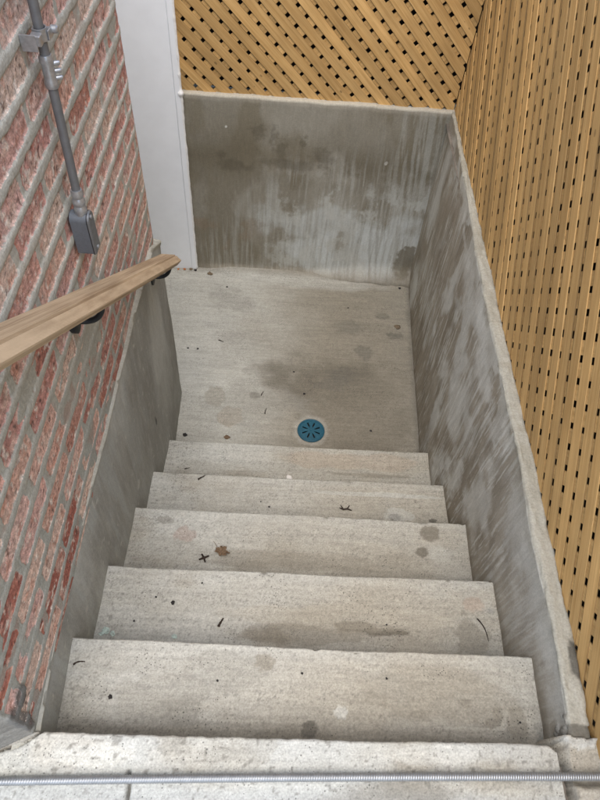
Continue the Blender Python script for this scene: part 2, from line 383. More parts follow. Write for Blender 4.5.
# ------------------------------------------------------------------ the sunken landing (floor) 
def floor_mesh():
    x = np.arange(-.95, 1.362, .0055); y = np.arange(1.345, 2.84, .0055)
    X, Y = np.meshgrid(x, y)
    Z = FLOOR + (fbm(X * 3, Y * 3, 301, 4) - .5) * .008 + (fbm(X * 50, Y * 50, 302, 3) - .5) * .0016
    Z += .03 * ss(.09, 0, 2.79 - Y) ** 2 * ss(-.1, .2, X)       # cove along the rear wall
    dr = np.hypot(X - .713, Y - 1.603); Z -= .006 * ss(.16, .075, dr)
    c = tread_color(X, Y, 6)
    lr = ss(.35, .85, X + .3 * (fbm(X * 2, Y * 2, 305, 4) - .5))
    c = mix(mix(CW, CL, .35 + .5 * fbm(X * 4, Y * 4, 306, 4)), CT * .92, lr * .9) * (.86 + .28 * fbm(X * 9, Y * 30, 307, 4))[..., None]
    P_ = lambda *a, **kw: flat_patch(c, X, Y, *a, **kw)
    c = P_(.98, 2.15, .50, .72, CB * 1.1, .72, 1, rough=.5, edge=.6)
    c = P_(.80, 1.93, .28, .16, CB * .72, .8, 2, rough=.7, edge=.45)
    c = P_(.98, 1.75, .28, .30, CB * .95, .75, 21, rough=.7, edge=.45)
    c = P_(.881, 1.99, .07, .05, CD * 1.15, .6, 3, rough=.8, edge=.4); c = P_(1.02, 2.165, .05, .055, CD * 1.35, .6, 4, rough=.6); c = P_(.82, 1.91, .11, .05, CD * 1.3, .55, 5, rough=.8)
    c = P_(.95, 2.36, .10, .05, CD * 1.4, .55, 6, rough=.7, edge=.4); c = P_(1.15, 2.47, .05, .03, CD * 1.4, .6, 7, rough=.7); c = P_(1.22, 2.31, .05, .03, CD * 1.2, .6, 8, rough=.7)
    c = P_(.185, 1.79, .055, .065, np.array([.315, .30, .265]), .9, 9, rough=.3, edge=.08); c = P_(.275, 1.665, .07, .06, np.array([.33, .30, .255]), .85, 10, rough=.35, edge=.1)
    c = P_(.405, 1.81, .034, .024, CD * 1.3, .75, 11, rough=.5); c = P_(.36, 1.98, .05, .03, CL * .85, .6, 12, rough=.4, edge=.1)
    c = P_(.20, 2.52, .14, .10, CL * .72, .55, 13, rough=.7, edge=.5); c = P_(.25, 2.2, .09, .09, CL * .8, .45, 14, rough=.6, edge=.5)
    c = P_(1.22, 1.68, .06, .10, CB * .9, .5, 15, rough=.7, edge=.4); c = P_(.7, 2.72, .5, .05, CW, .45, 16, rough=.6, edge=.4)
    c = P_(.42, 1.76, .22, .12, CL * .8, .45, 17, rough=.8, edge=.4)
    ring = ss(.105, .085, dr + .02 * (fbm(X * 40, Y * 40, 311, 3) - .5)) * ss(.07, .078, dr)
    c = mix(c, np.array([.44, .43, .40]), ring * .35)
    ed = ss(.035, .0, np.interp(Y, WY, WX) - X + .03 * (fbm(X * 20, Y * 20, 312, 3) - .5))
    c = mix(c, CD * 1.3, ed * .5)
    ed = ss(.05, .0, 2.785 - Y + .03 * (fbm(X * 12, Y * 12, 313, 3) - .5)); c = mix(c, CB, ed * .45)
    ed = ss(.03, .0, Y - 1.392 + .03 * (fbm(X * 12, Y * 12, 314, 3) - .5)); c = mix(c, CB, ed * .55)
    keep = dr
    V = np.stack([X, Y, Z], -1).reshape(-1, 3); F = grid_faces(len(y), len(x))
    cen = V[F].mean(1); ok = np.hypot(cen[:, 0] - .713, cen[:, 1] - 1.603) > .066
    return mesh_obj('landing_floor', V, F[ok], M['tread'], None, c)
tag(floor_mesh(), kind='structure')

# ------------------------------------------------------------------ upper pavement
def pavement():
    x = np.arange(-.62, 1.2121, .0045); rn = .007; y1 = NY[0]; z = NZ[0] + .006
    prof = [(a, z, 0) for a in np.arange(-.34, y1 - rn, .0045)]
    for a in np.linspace(0, math.pi / 2, 7): prof.append((y1 - rn + rn * math.sin(a), z - rn + rn * math.cos(a), 1))
    for zz in np.arange(z - rn - .008, NZ[1] - .03, -.012): prof.append((y1, zz, 2))
    prof = np.array(prof); X, PY = np.meshgrid(x, prof[:, 0]); PZ = np.repeat(prof[:, 1][:, None], len(x), 1); PK = np.repeat(prof[:, 2][:, None], len(x), 1)
    Y = PY + ((fbm(X * 3, X * 0, 403, 2) - .5) * .010 + (fbm(X * 45, X * 0, 408, 3) - .5) * .004) * ss(y1 - .08, y1, PY)
    Z = PZ + ((fbm(X * 6, PY * 6, 407, 4) - .5) * .005 + (fbm(X * 60, PY * 60, 417, 3) - .5) * .0016) * (PK < 1.5)
    # right-hand corner is broken off on a slant
    lim = np.interp(Y, [-.34, -.10, -.02, .0, .02], [1.222, 1.215, 1.225, 1.216, 1.196]) + .012 * (fbm(Y * 45, Y * 0, 411, 3) - .5)
    t = ss(0, .010, X - lim); Z = Z - t * .05
    X2 = np.minimum(X, lim + .004)
    c = tread_color(X, Y, 0)
    c = mix(c, np.array([.47, .485, .485]), .65 * ss(.3, .7, fbm(X * 5, Y * 8, 412, 4)))
    P_ = lambda *a, **kw: flat_patch(c, X, Y, *a, **kw)
    # lower strip beside the flexible conduit is greyer
    c = mix(c, np.array([.36, .37, .37]), ss(-.075, -.10, Y + .01 * (fbm(X * 9, Y * 9, 413, 3) - .5)) * .75)
    c = P_(.82, -.10, .18, .04, CD * 1.6, .6, 2, rough=.6, edge=.4); c = P_(1.1, -.10, .05, .025, CL, .5, 3); c = P_(.10, -.02, .10, .03, np.array([.50, .43, .34]), .22, 4, rough=.8, edge=.5)
    c = P_(.15, -.03, .09, .025, CW * 1.2, .8, 5, rough=.4, edge=.1); c = P_(.42, -.02, .035, .02, CL * .8, .5, 6); c = P_(.5, -.012, .05, .03, CL * .82, .45, 7, rough=.8)
    c = P_(.92, -.01, .10, .02, CW * 1.1, .5, 8, rough=.6); c = P_(.32, -.005, .035, .02, CL * .85, .6, 9)
    # joint under the flexible conduit
    j = np.abs(X - (.231 + .003 * np.sin(Y * 40))); g = ss(.006, .002, j) * ss(-.052, -.062, Y)
    Z -= g * .012; c = mix(c, CD * .6, g * .9)
    # crack where the slab meets the foot of the brick wall
    px = np.array([-.075, -.062, -.040, -.014, .003, .020]); py = np.array([-.031, -.026, -.018, -.009, .003, .016])
    cy = np.interp(X, px, py) + .004 * (fbm(X * 60, X * 0, 415, 3) - .5); cy = np.where(X < .022, cy, 9)
    cy = np.where(X < -.075, -.031, cy)
    g = ss(.0042, .0015, np.abs(Y - cy)); Z -= g * .010; c = mix(c, CD * .35, g * .95)
    up = (Y > cy) * (X < .022); c = mix(c, CB * .9, up * (.35 + .5 * fbm(X * 40, Y * 40, 416, 3)))
    spk = ss(.80, .86, vn(X * 120, Y * 120, 418)); c = mix(c, CD, spk * .5)
    V = np.stack([X2, Y, Z], -1)
    # carry the slab on behind the camera
    o = mesh_obj('pavement', V.reshape(-1, 3), grid_faces(len(prof), len(x)), M['tread'], None, c)
    return o
tag(pavement(), kind='structure')
def rest_of_pavement():
    x = np.arange(-.62, 1.2151, .03); y = np.arange(-4.0, -.335, .03); X, Y = np.meshgrid(x, y)
    Z = np.full_like(X, -.002) + (fbm(X * 6, Y * 6, 407, 4) - .5) * .005
    return mesh_obj('pavement', np.stack([X, Y, Z], -1).reshape(-1, 3), grid_faces(len(y), len(x)), M['tread'], None, tread_color(X, Y, 0))
tag(rest_of_pavement(), kind='structure')

# kerb block beside the pavement, foot of the right lattice
def kerb():
    x = np.arange(1.222, 1.70, .005); y = np.arange(-.6, .062, .005); X, Y = np.meshgrid(x, y)
    Z = -.004 + (fbm(X * 9, Y * 9, 431, 4) - .5) * .016 + (fbm(X * 60, Y * 60, 432, 3) - .5) * .004
    lim = 1.234 + .022 * (fbm(Y * 18, Y * 0, 433, 4) - .5) + .02 * ss(-.02, .03, Y) * 0
    top = .044 + .012 * (fbm(X * 25, X * 0, 434, 3) - .5)
    Z -= .30 * ss(.006, -.004, X - lim) + .30 * ss(-.006, .004, Y - top)
    Z += .012 * blob(X, Y, 1.275, .035, .05, .025, 5)
    # a break across the block, full of crumbs
    cr = -.056 + .010 * (fbm(X * 22, X * 0, 436, 3) - .5); g = ss(.010, .002, np.abs(Y - cr)) * ss(1.36, 1.30, X)
    Z -= g * .015
    c = mix(np.array([.43, .40, .35]), CT, fbm(X * 12, Y * 12, 435, 5)); c = mix(c, CD * .8, g * .8)
    c = mix(c, CD * 1.5, ss(-.06, -.075, Y) * ss(.35, .6, fbm(X * 25, Y * 25, 437, 4)) * .8)
    c = mix(c, CW, blob(X, Y, 1.275, .03, .035, .02, 6) * .7)
    return mesh_obj('kerb', np.stack([X, Y, Z], -1).reshape(-1, 3), grid_faces(len(y), len(x)), M['tread'], None, c)
tag(kerb(), kind='structure')
gm = MB().box((1.221, -.27, -.13), (.06, .5, .16)); tag(gm.build('soil', M['ground']), kind='structure')

# ground all round, with a hole for the stairwell
def ground():
    B = 60.0; xs = [-B, -.62, 1.30, 1.70, B]; ys = [-B, -4.0, .055, 2.90, B]
    V = []; F = []
    for yv in ys:
        for xv in xs: V.append((xv, yv, -.06))
    for j in range(4):
        for i in range(4):
            if i == 1 and j in (1, 2): continue          # pavement and stairwell
            a = j * 5 + i; F.append((a, a + 1, a + 6, a + 5))
    return mesh_obj('ground', V, F, M['ground'], None, None, False)
tag(ground(), kind='structure')

# ------------------------------------------------------------------ brick wall with parged foot
def brick_field(Y, Z):
    """relief and colour of old brick with proud, sloppy mortar beads"""
    wz = Z + .007 * (fbm(Y * 2.2, Z * 2.2, 501, 2) - .5) + .003 * (fbm(Y * 14, Z * 14, 502, 2) - .5)
    pitch = .0745; row = np.floor(wz / pitch); v = wz - row * pitch
    jit = _h(row, row * 0 + 3, 503); bl = .212
    wy = Y + .006 * (fbm(Y * 9, Z * 20, 504, 3) - .5)
    u0 = wy + (row % 2) * bl * .5 + (jit - .5) * .05 + 5.0
    ci = np.floor(u0 / bl); u = u0 - ci * bl
    r1 = _h(row, ci, 505); r2 = _h(row, ci, 506); r3 = _h(row, ci, 507)
    dv = np.minimum(v, pitch - v); du = np.minimum(u, bl - u)
    jn = fbm(Y * 28, Z * 28, 508, 4)
    tb = .0112 + .005 * (fbm(Y * 7, Z * 7, 509, 3) - .5) + .005 * (jn - .5)        # half width of the bed joints
    th = .013 + .018 * (jn - .5) + .014 * (r3 - .5)
    smear = ss(.62, .80, fbm(Y * 5.5, Z * 9, 510, 4) + .10 * (r2 - .5))            # mortar smeared over the face
    # corners of the bricks are rounded off by mortar
    d = np.minimum(dv - tb, du - th); cr = .009
    dx = np.clip(cr - (du - th), 0, None); dz = np.clip(cr - (dv - tb), 0, None)
    d = np.minimum(d, cr - np.hypot(dx, dz) * 1.0 if True else d)
    sd = np.minimum(d - .004 * (jn - .5), (.5 - smear) * .012); sd = np.where(Y < .02, -.01, sd); sd = np.minimum(sd, (Z - .035) * .2 + .2 * ss(.08, .2, Y)); bm = ss(-.0012, .0012, sd)
    bead = np.sqrt(np.clip(1 - (dv / (tb + .004)) ** 2, 0, 1))
    hm = -.005 + .0085 * bead * (.6 + .8 * fbm(Y * 8, Z * 8, 511, 3)) + .003 * (fbm(Y * 70, Z * 70, 512, 3) - .5)
    chips = fbm(Y * 34, Z * 55, 513, 4)
    hb = -.0075 + .007 * (chips - .5) + .004 * (fbm(Y * 110, Z * 110, 514, 2) - .5) - .004 * ss(.6, .72, chips) + .005 * (r1 - .5)
    H = hb * bm + hm * (1 - bm)
    bw = ss(.55, .15, Z - .05 + .4 * (Y - .35))                                    # fresher red low down near the pavement
    pink = np.array([.60, .40, .355]); salm = np.array([.60, .40, .325]); pale = np.array([.62, .49, .41]); red = np.array([.33, .125, .095]); rose = np.array([.50, .275, .24])
    cb = mix(pink, salm, ss(.25, .75, r1)); cb = mix(cb, rose, ss(.55, .9, r2)); cb = mix(cb, pale, ss(.82, .92, r3))
    cb = mix(cb, red, np.clip(bw * ss(.3, .6, r2 + .2 * (r1 - .5)) + .6 * ss(.93, .96, r1), 0, 1))
    cb = mix(cb, pale * 1.05, ss(.52, .72, fbm(Y * 22, Z * 30, 515, 4)) * .55)
    cb = mix(cb, np.array([.50, .22, .15]), ss(.58, .74, fbm(Y * 30, Z * 38, 516, 3)) * .45)
    cb = mix(cb, np.array([.68, .62, .55]), ss(.66, .74, fbm(Y * 55, Z * 60, 517, 3)) * .8)
    cb = mix(cb, np.array([.10, .06, .05]), ss(.74, .80, fbm(Y * 90, Z * 90, 518, 2)) * .7)
    cm = mix(np.array([.40, .405, .358]), np.array([.50, .50, .445]), fbm(Y * 9, Z * 9, 519, 4))
    cm = mix(cm, np.array([.42, .27, .21]), ss(.55, .75, fbm(Y * 18, Z * 18, 520, 3)) * (1 - bead) * .5)
    low = ss(.55, .0, Z + .25 * (Y - .9)) ; cm = mix(cm, cm * np.array([.80, .82, .84]), low)
    bw2 = ss(.60, .35, Z); H_flat = 1 - .55 * bw2
    # grey sealant daubed at the near foot
    q = np.maximum(blob(Y, Z, .060, .150, .022, .035, 1, .35), blob(Y, Z, .022, .10, .018, .09, 2, .35)) * (Y > -.2)
    nf = ss(.03, .0, Y)[..., None] * ss(.5, .3, Z)[..., None]; cm = cm * (1 - nf) + nf * mix(np.array([.15, .145, .13]), np.array([.27, .265, .24]), fbm(Y * 40, Z * 60, 552, 4)); cm = mix(cm, np.array([.13, .13, .125]), q * .85); cb = mix(cb, np.array([.13, .13, .125]), q * .85); H = H * H_flat * .5 + q * .006
    return H, cm, cb, sd

wall = tag(empty('brick_wall', (-.15, .85, FLOOR)), 'old red brick wall with thick mortar beads above a grey cement foot', 'wall')
def brick_mesh():
    V = []; A = []; B = []; D = []; F = []; base = 0
    for (u, z) in ((np.arange(-.30, 1.79, .0031), np.arange(-.03, 1.30, .0031)), (np.arange(-.30, 1.80, .02), np.arange(1.29, 1.74, .02))):
        U, Z = np.meshgrid(u, z)
        H, cm, cb, sd = brick_field(U, Z)
        end = 1.738 + .010 * (fbm(Z * 11, Z * 0, 530, 4) - .5)
        H = H - (H + .004) * ss(end - .035, end, U) * .75
        over = np.clip(U - end, 0, None)
        near = .012 + .006 * (fbm(Z * 20, Z * 0, 531, 3) - .5); ov2 = np.clip(near - U, 0, None)
        Y = np.where(U < near, near - ov2 * .45, np.minimum(U, end + .004))
        X = H - over * 2.0 - ov2 * .9
        V.append(np.stack([X, Y, Z], -1).reshape(-1, 3)); A.append(cm.reshape(-1, 3)); B.append(cb.reshape(-1, 3)); D.append(sd.ravel())
        F.append(grid_faces(len(z), len(u), base)); base += U.size
    o = mesh_obj('brickwork', np.concatenate(V), np.concatenate(F), M['brick'], wall, np.concatenate(A))
    B = np.concatenate(B); c4 = np.ones((len(B), 4)); c4[:, :3] = B
    a = o.data.attributes.new('Face', 'FLOAT_COLOR', 'POINT'); a.data.foreach_set('color', c4.ravel())
    a = o.data.attributes.new('edge', 'FLOAT', 'POINT'); a.data.foreach_set('value', np.concatenate(D))
brick_mesh()
core = MB(); core.box((-.78, .885, .83), (1.46, 1.66, 1.78)); core.box((-.74, .87, 1.745), (1.53, 1.78, .05), bev=.006); core.box((-.50, .91, -.65), (.9, 1.70, 1.15)); core.build('wall_core', M['ground'], wall)  # unseen upper wall cut low and capped so light reaches the lattice

def parge_top(Y): return np.interp(Y, [-.04, .03, .21, .56, .9, 1.1, 1.4, 1.65, 1.80], [-.015, -.012, .004, .012, .010, .016, .030, .004, -.09]) + .012 * (fbm(Y * 6, Y * 0, 540, 4) - .5)
def parge():
    u = np.concatenate([np.arange(-.03, 1.775, .006), np.linspace(1.776, 1.80, 8)]); nend = 14
    w = np.concatenate([np.arange(0, 1, .0055), [1.0, 1.01, 1.02, 1.03, 1.04]])
    yy = list(u); xx = [0] * len(u)
    for a in np.linspace(0, math.pi / 2, 7)[1:]: yy.append(1.80 + .012 * math.sin(a)); xx.append(-.012 + .012 * math.cos(a))
    for a in np.linspace(.02, .5, nend): yy.append(1.812); xx.append(-a)
    yy = np.array(yy); xx = np.array(xx)
    Y, Wv = np.meshgrid(yy, w); XX = np.repeat(xx[None, :], len(w), 0)
    zt = parge_top(Y); Z = (FLOOR - .05) + (zt - FLOOR + .05) * np.minimum(Wv, 1)
    nl = np.interp(Y, NY + [1.8], NXL + [.004])
    X = XX + nl * .8 + (fbm(Y * 3, Z * 3, 541, 4) - .5) * .012 + (fbm(Y * 30, Z * 9, 542, 3) - .5) * .002
    lip = np.clip((Wv - 1) / .04, 0, 1)
    X = X - lip * .045; Z = Z + .010 * np.sin(lip * math.pi / 2)
    X += .006 * ss(.03, .0, zt - Z) * (fbm(Y * 25, Z * 25, 544, 3) > .4) * (Wv <= 1)
    g1 = np.array([.300, .298, .280]); g2 = np.array([.44, .445, .43]); g3 = np.array([.235, .228, .208])
    c = mix(g1, g2, ss(.4, .68, fbm(Y * 7, Z * 2.2, 545, 5)) * ss(-1.1, -.35, Z) )
    c = mix(c, g3, ss(.45, .7, fbm(Y * 4, Z * 2.5, 546, 5)) * .6)
    c = mix(c, np.array([.40, .42, .42]), ss(.48, .70, fbm(Y * 22, Z * 2.6, 547, 5)) * .7 * ss(1.6, .3, Y))
    c = mix(c, np.array([.36, .38, .385]), ss(.35, .1, Y) * .45 * fbm(Y * 20, Z * 6, 551, 3) * 1.6)
    c = mix(c, np.array([.36, .355, .33]), ss(.60, .66, fbm(Y * 60, Z * 14, 548, 3)) * .4)
    c = mix(c, np.array([.42, .40, .34]), ss(.03, .008, zt - Z) * .5)
    pats = ss(.80, .84, fbm(Y * 38, Z * 38, 549, 3)); c = mix(c, np.array([.50, .49, .46]), pats * .8)
    for (a, b_, r_) in ((.36, -.23, .012), (.31, -.30, .01), (.93, -.55, .02), (.42, -.05, .008), (1.2, -.32, .008)):
        c = mix(c, np.array([.46, .45, .42]), blob(Y, Z, a, b_, r_, r_, 9, .5) * .7)
    c = mix(c, np.array([.05, .05, .05]), blob(Y, Z, 1.27, -.62, .008, .03, 9, .5) * .8)
    return mesh_obj('cement_foot', np.stack([X, Y, Z], -1).reshape(-1, 3), grid_faces(len(w), len(yy)), M['wall'], wall, c)
parge()

# ------------------------------------------------------------------ white wall on the left of the rear wall
ww = tag(empty('white_wall', (-.5, 2.9, FLOOR)), 'white painted wall strip behind the corner of the brick wall', 'wall')
m_ = MB(); m_.box((-.475, 2.88, .60), (.83, .196, 3.48)); m_.build('wall_panel', M['white'], ww)
m_ = MB(); m_.box((-.93, 2.28, .60), (.08, 1.05, 3.48)); m_.build('side_wall', M['white'], ww)  # unseen return added so light does not leak into the recess
m_ = MB(); m_.box((-.0445, 2.868, .60), (.029, .182, 3.476), bev=.003); m_.build('edge_trim', M['white'], ww)
# wobbling bead of caulk between trim and rear wall
zz = np.arange(-1.13, 1.9, .006); 
xs_ = -.030 + .004 * (fbm(zz * 20, zz * 0, 601, 3) - .5); rr = .007 + .005 * (fbm(zz * 30, zz * 0 + 4, 602, 3) - .5)
rr = rr + np.where(zz > .02, .0018 * np.clip(np.sin(zz / .0875 * 2 * math.pi + 2 * vn(zz * 9, zz * 0, 5)), 0, 1) * vn(zz * 12, zz * 0, 6) * 1.4, 0) + .009 * np.exp(-((zz - .0) / .013) ** 2)
m_ = MB(); m_.tube(np.stack([xs_, 2.784 + 0 * zz, zz], 1), rr, 10); m_.build('caulk_bead', M['caulk'], ww, smooth=True)

# ------------------------------------------------------------------ rear wall (facing the stairs)
def rear_wall():
    x = np.arange(-.06, 1.37, .0034); bt = .016
    prof = [(2.797, z_, 0) for z_ in np.arange(FLOOR - .04, -.012, .0036)]
    for a in np.linspace(0, math.pi / 2, 5): prof.append((2.797 + .010 - .010 * math.cos(a), -.010 + .010 * math.sin(a), 1))
    for yv in np.linspace(2.810, 2.835, 6): prof.append((yv, 0.0, 2))
    prof.append((2.86, -.0, 2)); prof.append((2.95, -.002, 3)); prof.append((2.95, -.3, 3)); prof.append((2.95, FLOOR - .04, 3))
    prof = np.array(prof); X = np.repeat(x[None], len(prof), 0); Y = np.repeat(prof[:, 0][:, None], len(x), 1); Z = np.repeat(prof[:, 1][:, None], len(x), 1); K = np.repeat(prof[:, 2][:, None], len(x), 1)
    fr = (K < 2.5)
    Y = Y + ((fbm(X * 3, Z * 3, 611, 4) - .5) * .010 + (fbm(X * 28, Z * 9, 612, 3) - .5) * .002 + .008 * (X * .5 - .3)) * fr
    Z = Z + ((fbm(X * 10, Y * 0, 613, 4) - .5) * .010) * (K > 0) * fr
    # mortar cove swelling along the foot, thicker to the right
    cov = .026 + .030 * ss(.45, 1.2, X); hh = (Z - FLOOR) / (.035 + .05 * ss(.6, 1.25, X))
    Y -= cov * np.exp(-np.clip(hh, 0, None) ** 2 * 1.5) * (K == 0) * (.6 + .8 * fbm(X * 8, Z * 8, 614, 3)) * ss(-.06, .15, X)
    g = np.array([.252, .232, .192]); gl = np.array([.325, .308, .27]); gb = np.array([.170, .147, .106]); bl = np.array([.48, .485, .465])
    c = mix(g, gl, ss(.4, .62, fbm(X * 4, Z * 3, 615, 5)) * .65)
    # darker band of old damp a third of the way down, lighter run marks over it
    band = np.exp(-((Z + .33 + .10 * (fbm(X * 3, X * 0, 616, 3) - .5)) / .15) ** 2) * ss(.30, .55, fbm(X * 5, Z * 5, 617, 5))
    c = mix(c, gb * .9, band * .9)
    c = mix(c, gb * 1.05, ss(.50, .66, fbm(X * 7, Z * 3, 618, 5)) * .6)
    st = fbm(X * 70 + .8 * fbm(X * 3, Z * 3, 619, 2), Z * 3.2, 620, 5, .62)
    area = ss(.0, .35, X - .30 + .9 * (-.40 - Z)) * ss(-.22, -.5, Z + .25 * (fbm(X * 6, X * 0, 621, 3) - .5))
    c = mix(c, bl, ss(.44, .72, st) * area * .38)
    wash = np.maximum(blob(X, Z, .98, -.90, .34, .22, 3, .7, .3), blob(X, Z, .68, -.74, .28, .12, 4, .8, .35) * .7)
    wash = wash * (.55 + .45 * ss(.36, .56, st)) * (1 - .8 * blob(X, Z, .86, -.86, .05, .08, 12, .8, .3))
    c = mix(c, np.array([.53, .555, .56]), wash * .95)
    ch = ss(.52, .64, fbm(X * 9, Z * 6, 641, 6, .6)) * ss(-.30, -.6, Z) * ss(.25, .6, X); c = mix(c, bl, ch * .7)
    rt = ss(.45, .60, fbm((X + Z * .10) * 60, Z * 2.4, 622, 5, .6)) * ss(.9, 1.2, X); c = mix(c, bl, rt * .35)
    rt = ss(.52, .64, fbm((X + Z * .10) * 50, Z * 2.2, 632, 5, .6)) * ss(.85, 1.1, X); c = mix(c, gb * .95, rt * .35)
    c = mix(c, gb * .9, blob(X, Z, 1.275, -.98, .06, .10, 5, .6) * .8)
    for (a, b_, rx, rz) in ((.23, -.385, .08, .03), (.43, -.20, .02, .05), (.585, -.23, .015, .035), (.60, -.19, .01, .012), (.15, -.33, .03, .02), (.48, -.27, .03, .05), (.52, -.36, .12, .03), (.70, -.30, .05, .05), (.35, -.17, .04, .04)):
        c = mix(c, gb * .62, blob(X, Z, a, b_, rx, rz, 7, .9, .5) * .5)
    c = mix(c, np.array([.52, .50, .46]), blob(X, Z, 1.04, -.308, .008, .012, 8, .5) * .7); c = mix(c, np.array([.6, .6, .58]), blob(X, Z, .184, -.163, .006, .006, 8, .3))
    pts = ss(.80, .84, fbm(X * 36, Z * 36, 623, 2)); c = mix(c, gb * .6, pts * .0)
    c = mix(c, np.array([.32, .27, .21]), ss(.06, .012, Z - FLOOR) * .0)
    lf = ss(.66, .75, fbm(X * 6, Z * 5, 624, 4)) * ss(-.3, -.8, Z) * ss(.5, .2, X); c = mix(c, np.array([.24, .19, .14]), lf * .6)
    cv = np.exp(-np.clip(hh, 0, None) ** 2 * 1.0) * (K == 0); c = mix(c, mix(np.array([.29, .26, .215]), CB, fbm(X * 10, Z * 10, 625, 4)), cv * .85)
    c = mix(c, np.array([.43, .40, .345]), ((K >= 1) * 1.0 + ss(-.035, -.012, Z + .02 * (fbm(X * 14, X * 0, 626, 4) - .5)) * .6).clip(0, 1) * .85)
    return mesh_obj('rear_retaining_wall', np.stack([X, Y, Z], -1).reshape(-1, 3), grid_faces(len(prof), len(x)), M['wall'], None, c)
tag(rear_wall(), 'stained grey concrete retaining wall facing the stairs with pale whitewash smears near its foot', 'wall')

# ------------------------------------------------------------------ right wall
def right_wall():
    y = np.arange(.038, 2.86, .0034)
    nb = 320; tz = np.linspace(0, 1, nb)
    prof = [(0, t, 0) for t in tz]                           # inner face, t = 0 foot, 1 top
    for a in np.linspace(0, math.pi / 2, 5)[1:]: prof.append((a, 0, 1))
    for a in (.2, .4, .6, .8, 1.0): prof.append((a, 0, 2))
    for a in (.4, 1.0): prof.append((a, 0, 3))
    n = len(prof); Yg = np.repeat(y[None], n, 0); kx = np.array(prof)
    A = np.repeat(kx[:, 0][:, None], len(y), 1); T = np.repeat(kx[:, 1][:, None], len(y), 1); K = np.repeat(kx[:, 2][:, None], len(y), 1)
    zb = FLOOR - .05; zt = -.010 + .012 * (fbm(Yg * 5, Yg * 0, 701, 4) - .5)
    xb = np.interp(Yg, WY, WX); xt = np.interp(Yg, TY, TX) + .006 * (fbm(Yg * 7, Yg * 0, 702, 3) - .5)
    xo = np.interp(Yg, [0, .12, .3, 2.85], [1.306, 1.311, 1.3175, 1.3335]) + .008 * (fbm(Yg * 9, Yg * 0, 703, 4) - .5)
    xo = np.maximum(xo, xt + .013)
    Z0 = zb + (zt - zb) * T
    bx = xb + (xt - xb) * ss(0, 1, T) 
    X = np.where(K == 0, bx, 0); Z = np.where(K == 0, Z0, 0)
    r = .012
    X = np.where(K == 1, xt + r - r * np.cos(A), X); Z = np.where(K == 1, zt + r * np.sin(A) * .9, Z)
    X = np.where(K == 2, xt + r + (xo - xt - r) * A, X); Z = np.where(K == 2, zt + .011 - .004 * A, Z)
    X = np.where(K == 3, xo + .003, X); Z = np.where(K == 3, zt - .05 - .3 * A, Z)
    rough = (fbm(Yg * 4, Z * 4, 704, 4) - .5) * .012 * ss(0, .15, T) * (K == 0) + (fbm(Yg * 26, Z * 8, 705, 3) - .5) * .0026
    X = X + rough + (fbm(Yg * 22, Z * 22 + A * 3, 706, 4) - .5) * .010 * ((K > 0) & (K < 3))
    Z = Z + (fbm(Yg * 25, A * 4, 707, 4) - .5) * .010 * ((K > 0) & (K < 3))
    Y2 = Yg + .012 * (fbm(Z * 14, Z * 0, 708, 3) - .5) * ss(.12, .04, Yg)
    Yw = Yg + .03 * (fbm(Yg * 1.5, Z * 1.5, 709, 2) - .5) - Z * .06
    a_ = np.array([.290, .252, .202]); b_ = np.array([.365, .328, .275]); w_ = np.array([.58, .575, .55]); d_ = np.array([.195, .162, .120])
    c = mix(a_, b_, ss(.36, .62, fbm(Yg * 3, Z * 3, 710, 5)) * .8)
    c = mix(c, d_, ss(.46, .66, fbm(Yw * 9, Z * 2.2, 711, 5)) * .55)
    s1 = fbm(Yw * 60, Z * 2.6, 712, 5, .62); s2 = fbm(Yg * 2.4, Z * 2.8, 713, 4)
    c = mix(c, w_, ss(.44, .68, s1) * ss(.40, .62, s2) * .6)
    s3 = fbm((Yw + Z * .04) * 120, Z * 8, 714, 4, .6); c = mix(c, w_ * 1.15, ss(.56, .70, s3) * .5 * ss(.35, .55, fbm(Yg * 5, Z * 5, 715, 3)))
    s4 = fbm((Yw + Z * .02) * 130 + 50, Z * 10, 724, 4, .6); c = mix(c, d_ * .9, ss(.56, .70, s4) * .28)
    c = mix(c, d_ * .9, ss(.56, .72, fbm(Yw * 26 + 9, Z * 6, 716, 5)) * .4)
    for (a, z_, ry, rz) in ((1.36, -.47, .12, .16), (1.25, -.15, .10, .06), (.56, -.08, .15, .10), (1.06, -.62, .05, .10), (.85, -.4, .10, .16), (2.62, -.4, .07, .3), (.25, -.05, .12, .05), (1.75, -.12, .12, .06)):
        c = mix(c, w_ * 1.06, blob(Yg, Z, a, z_, ry, rz, 3, .7, .5) * .55)
    ch = ss(.50, .68, fbm(Yg * 7 + Z * .8, Z * 5, 733, 5)) * ss(.35, .6, fbm(Yg * 2, Z * 2, 734, 3)); c = mix(c, w_, ch * .7)
    ch = ss(.0, .25, Z + .10 + .22 * fbm(Yg * 6, Z * 6, 735, 4)) * ss(.40, .55, fbm(Yg * 12, Z * 14, 736, 4)) * ss(2.9, 2.2, Yg); c = mix(c, w_ * 1.08, ch.clip(0, 1) * .9)
    c = mix(c, np.array([.355, .335, .30]), ss(1.0, .4, Yg + .5 * (fbm(Yg * 3, Z * 3, 717, 3) - .5)) * .5)
    # foot of the wall is mixed darker just above each step
    zs = np.interp(Yg, [.016, .017, .258, .259, .541, .542, .843, .844, 1.11, 1.111, 1.39, 1.391], [0, NZ[1], NZ[1], NZ[2], NZ[2], NZ[3], NZ[3], NZ[4], NZ[4], NZ[5], NZ[5], FLOOR])
    c = mix(c, d_ * .8, ss(.05, .0, Z - zs + .05 * (fbm(Yg * 10, Z * 10, 718, 4) - .5)) * .6 * (K == 0))
    top = ((K >= 1) * 1.0 + ss(-.075, -.02, Z + .07 * (fbm(Yg * 9, Z * 9, 719, 4) - .5)) * .35 * ss(2.9, 2.0, Yg)).clip(0, 1)
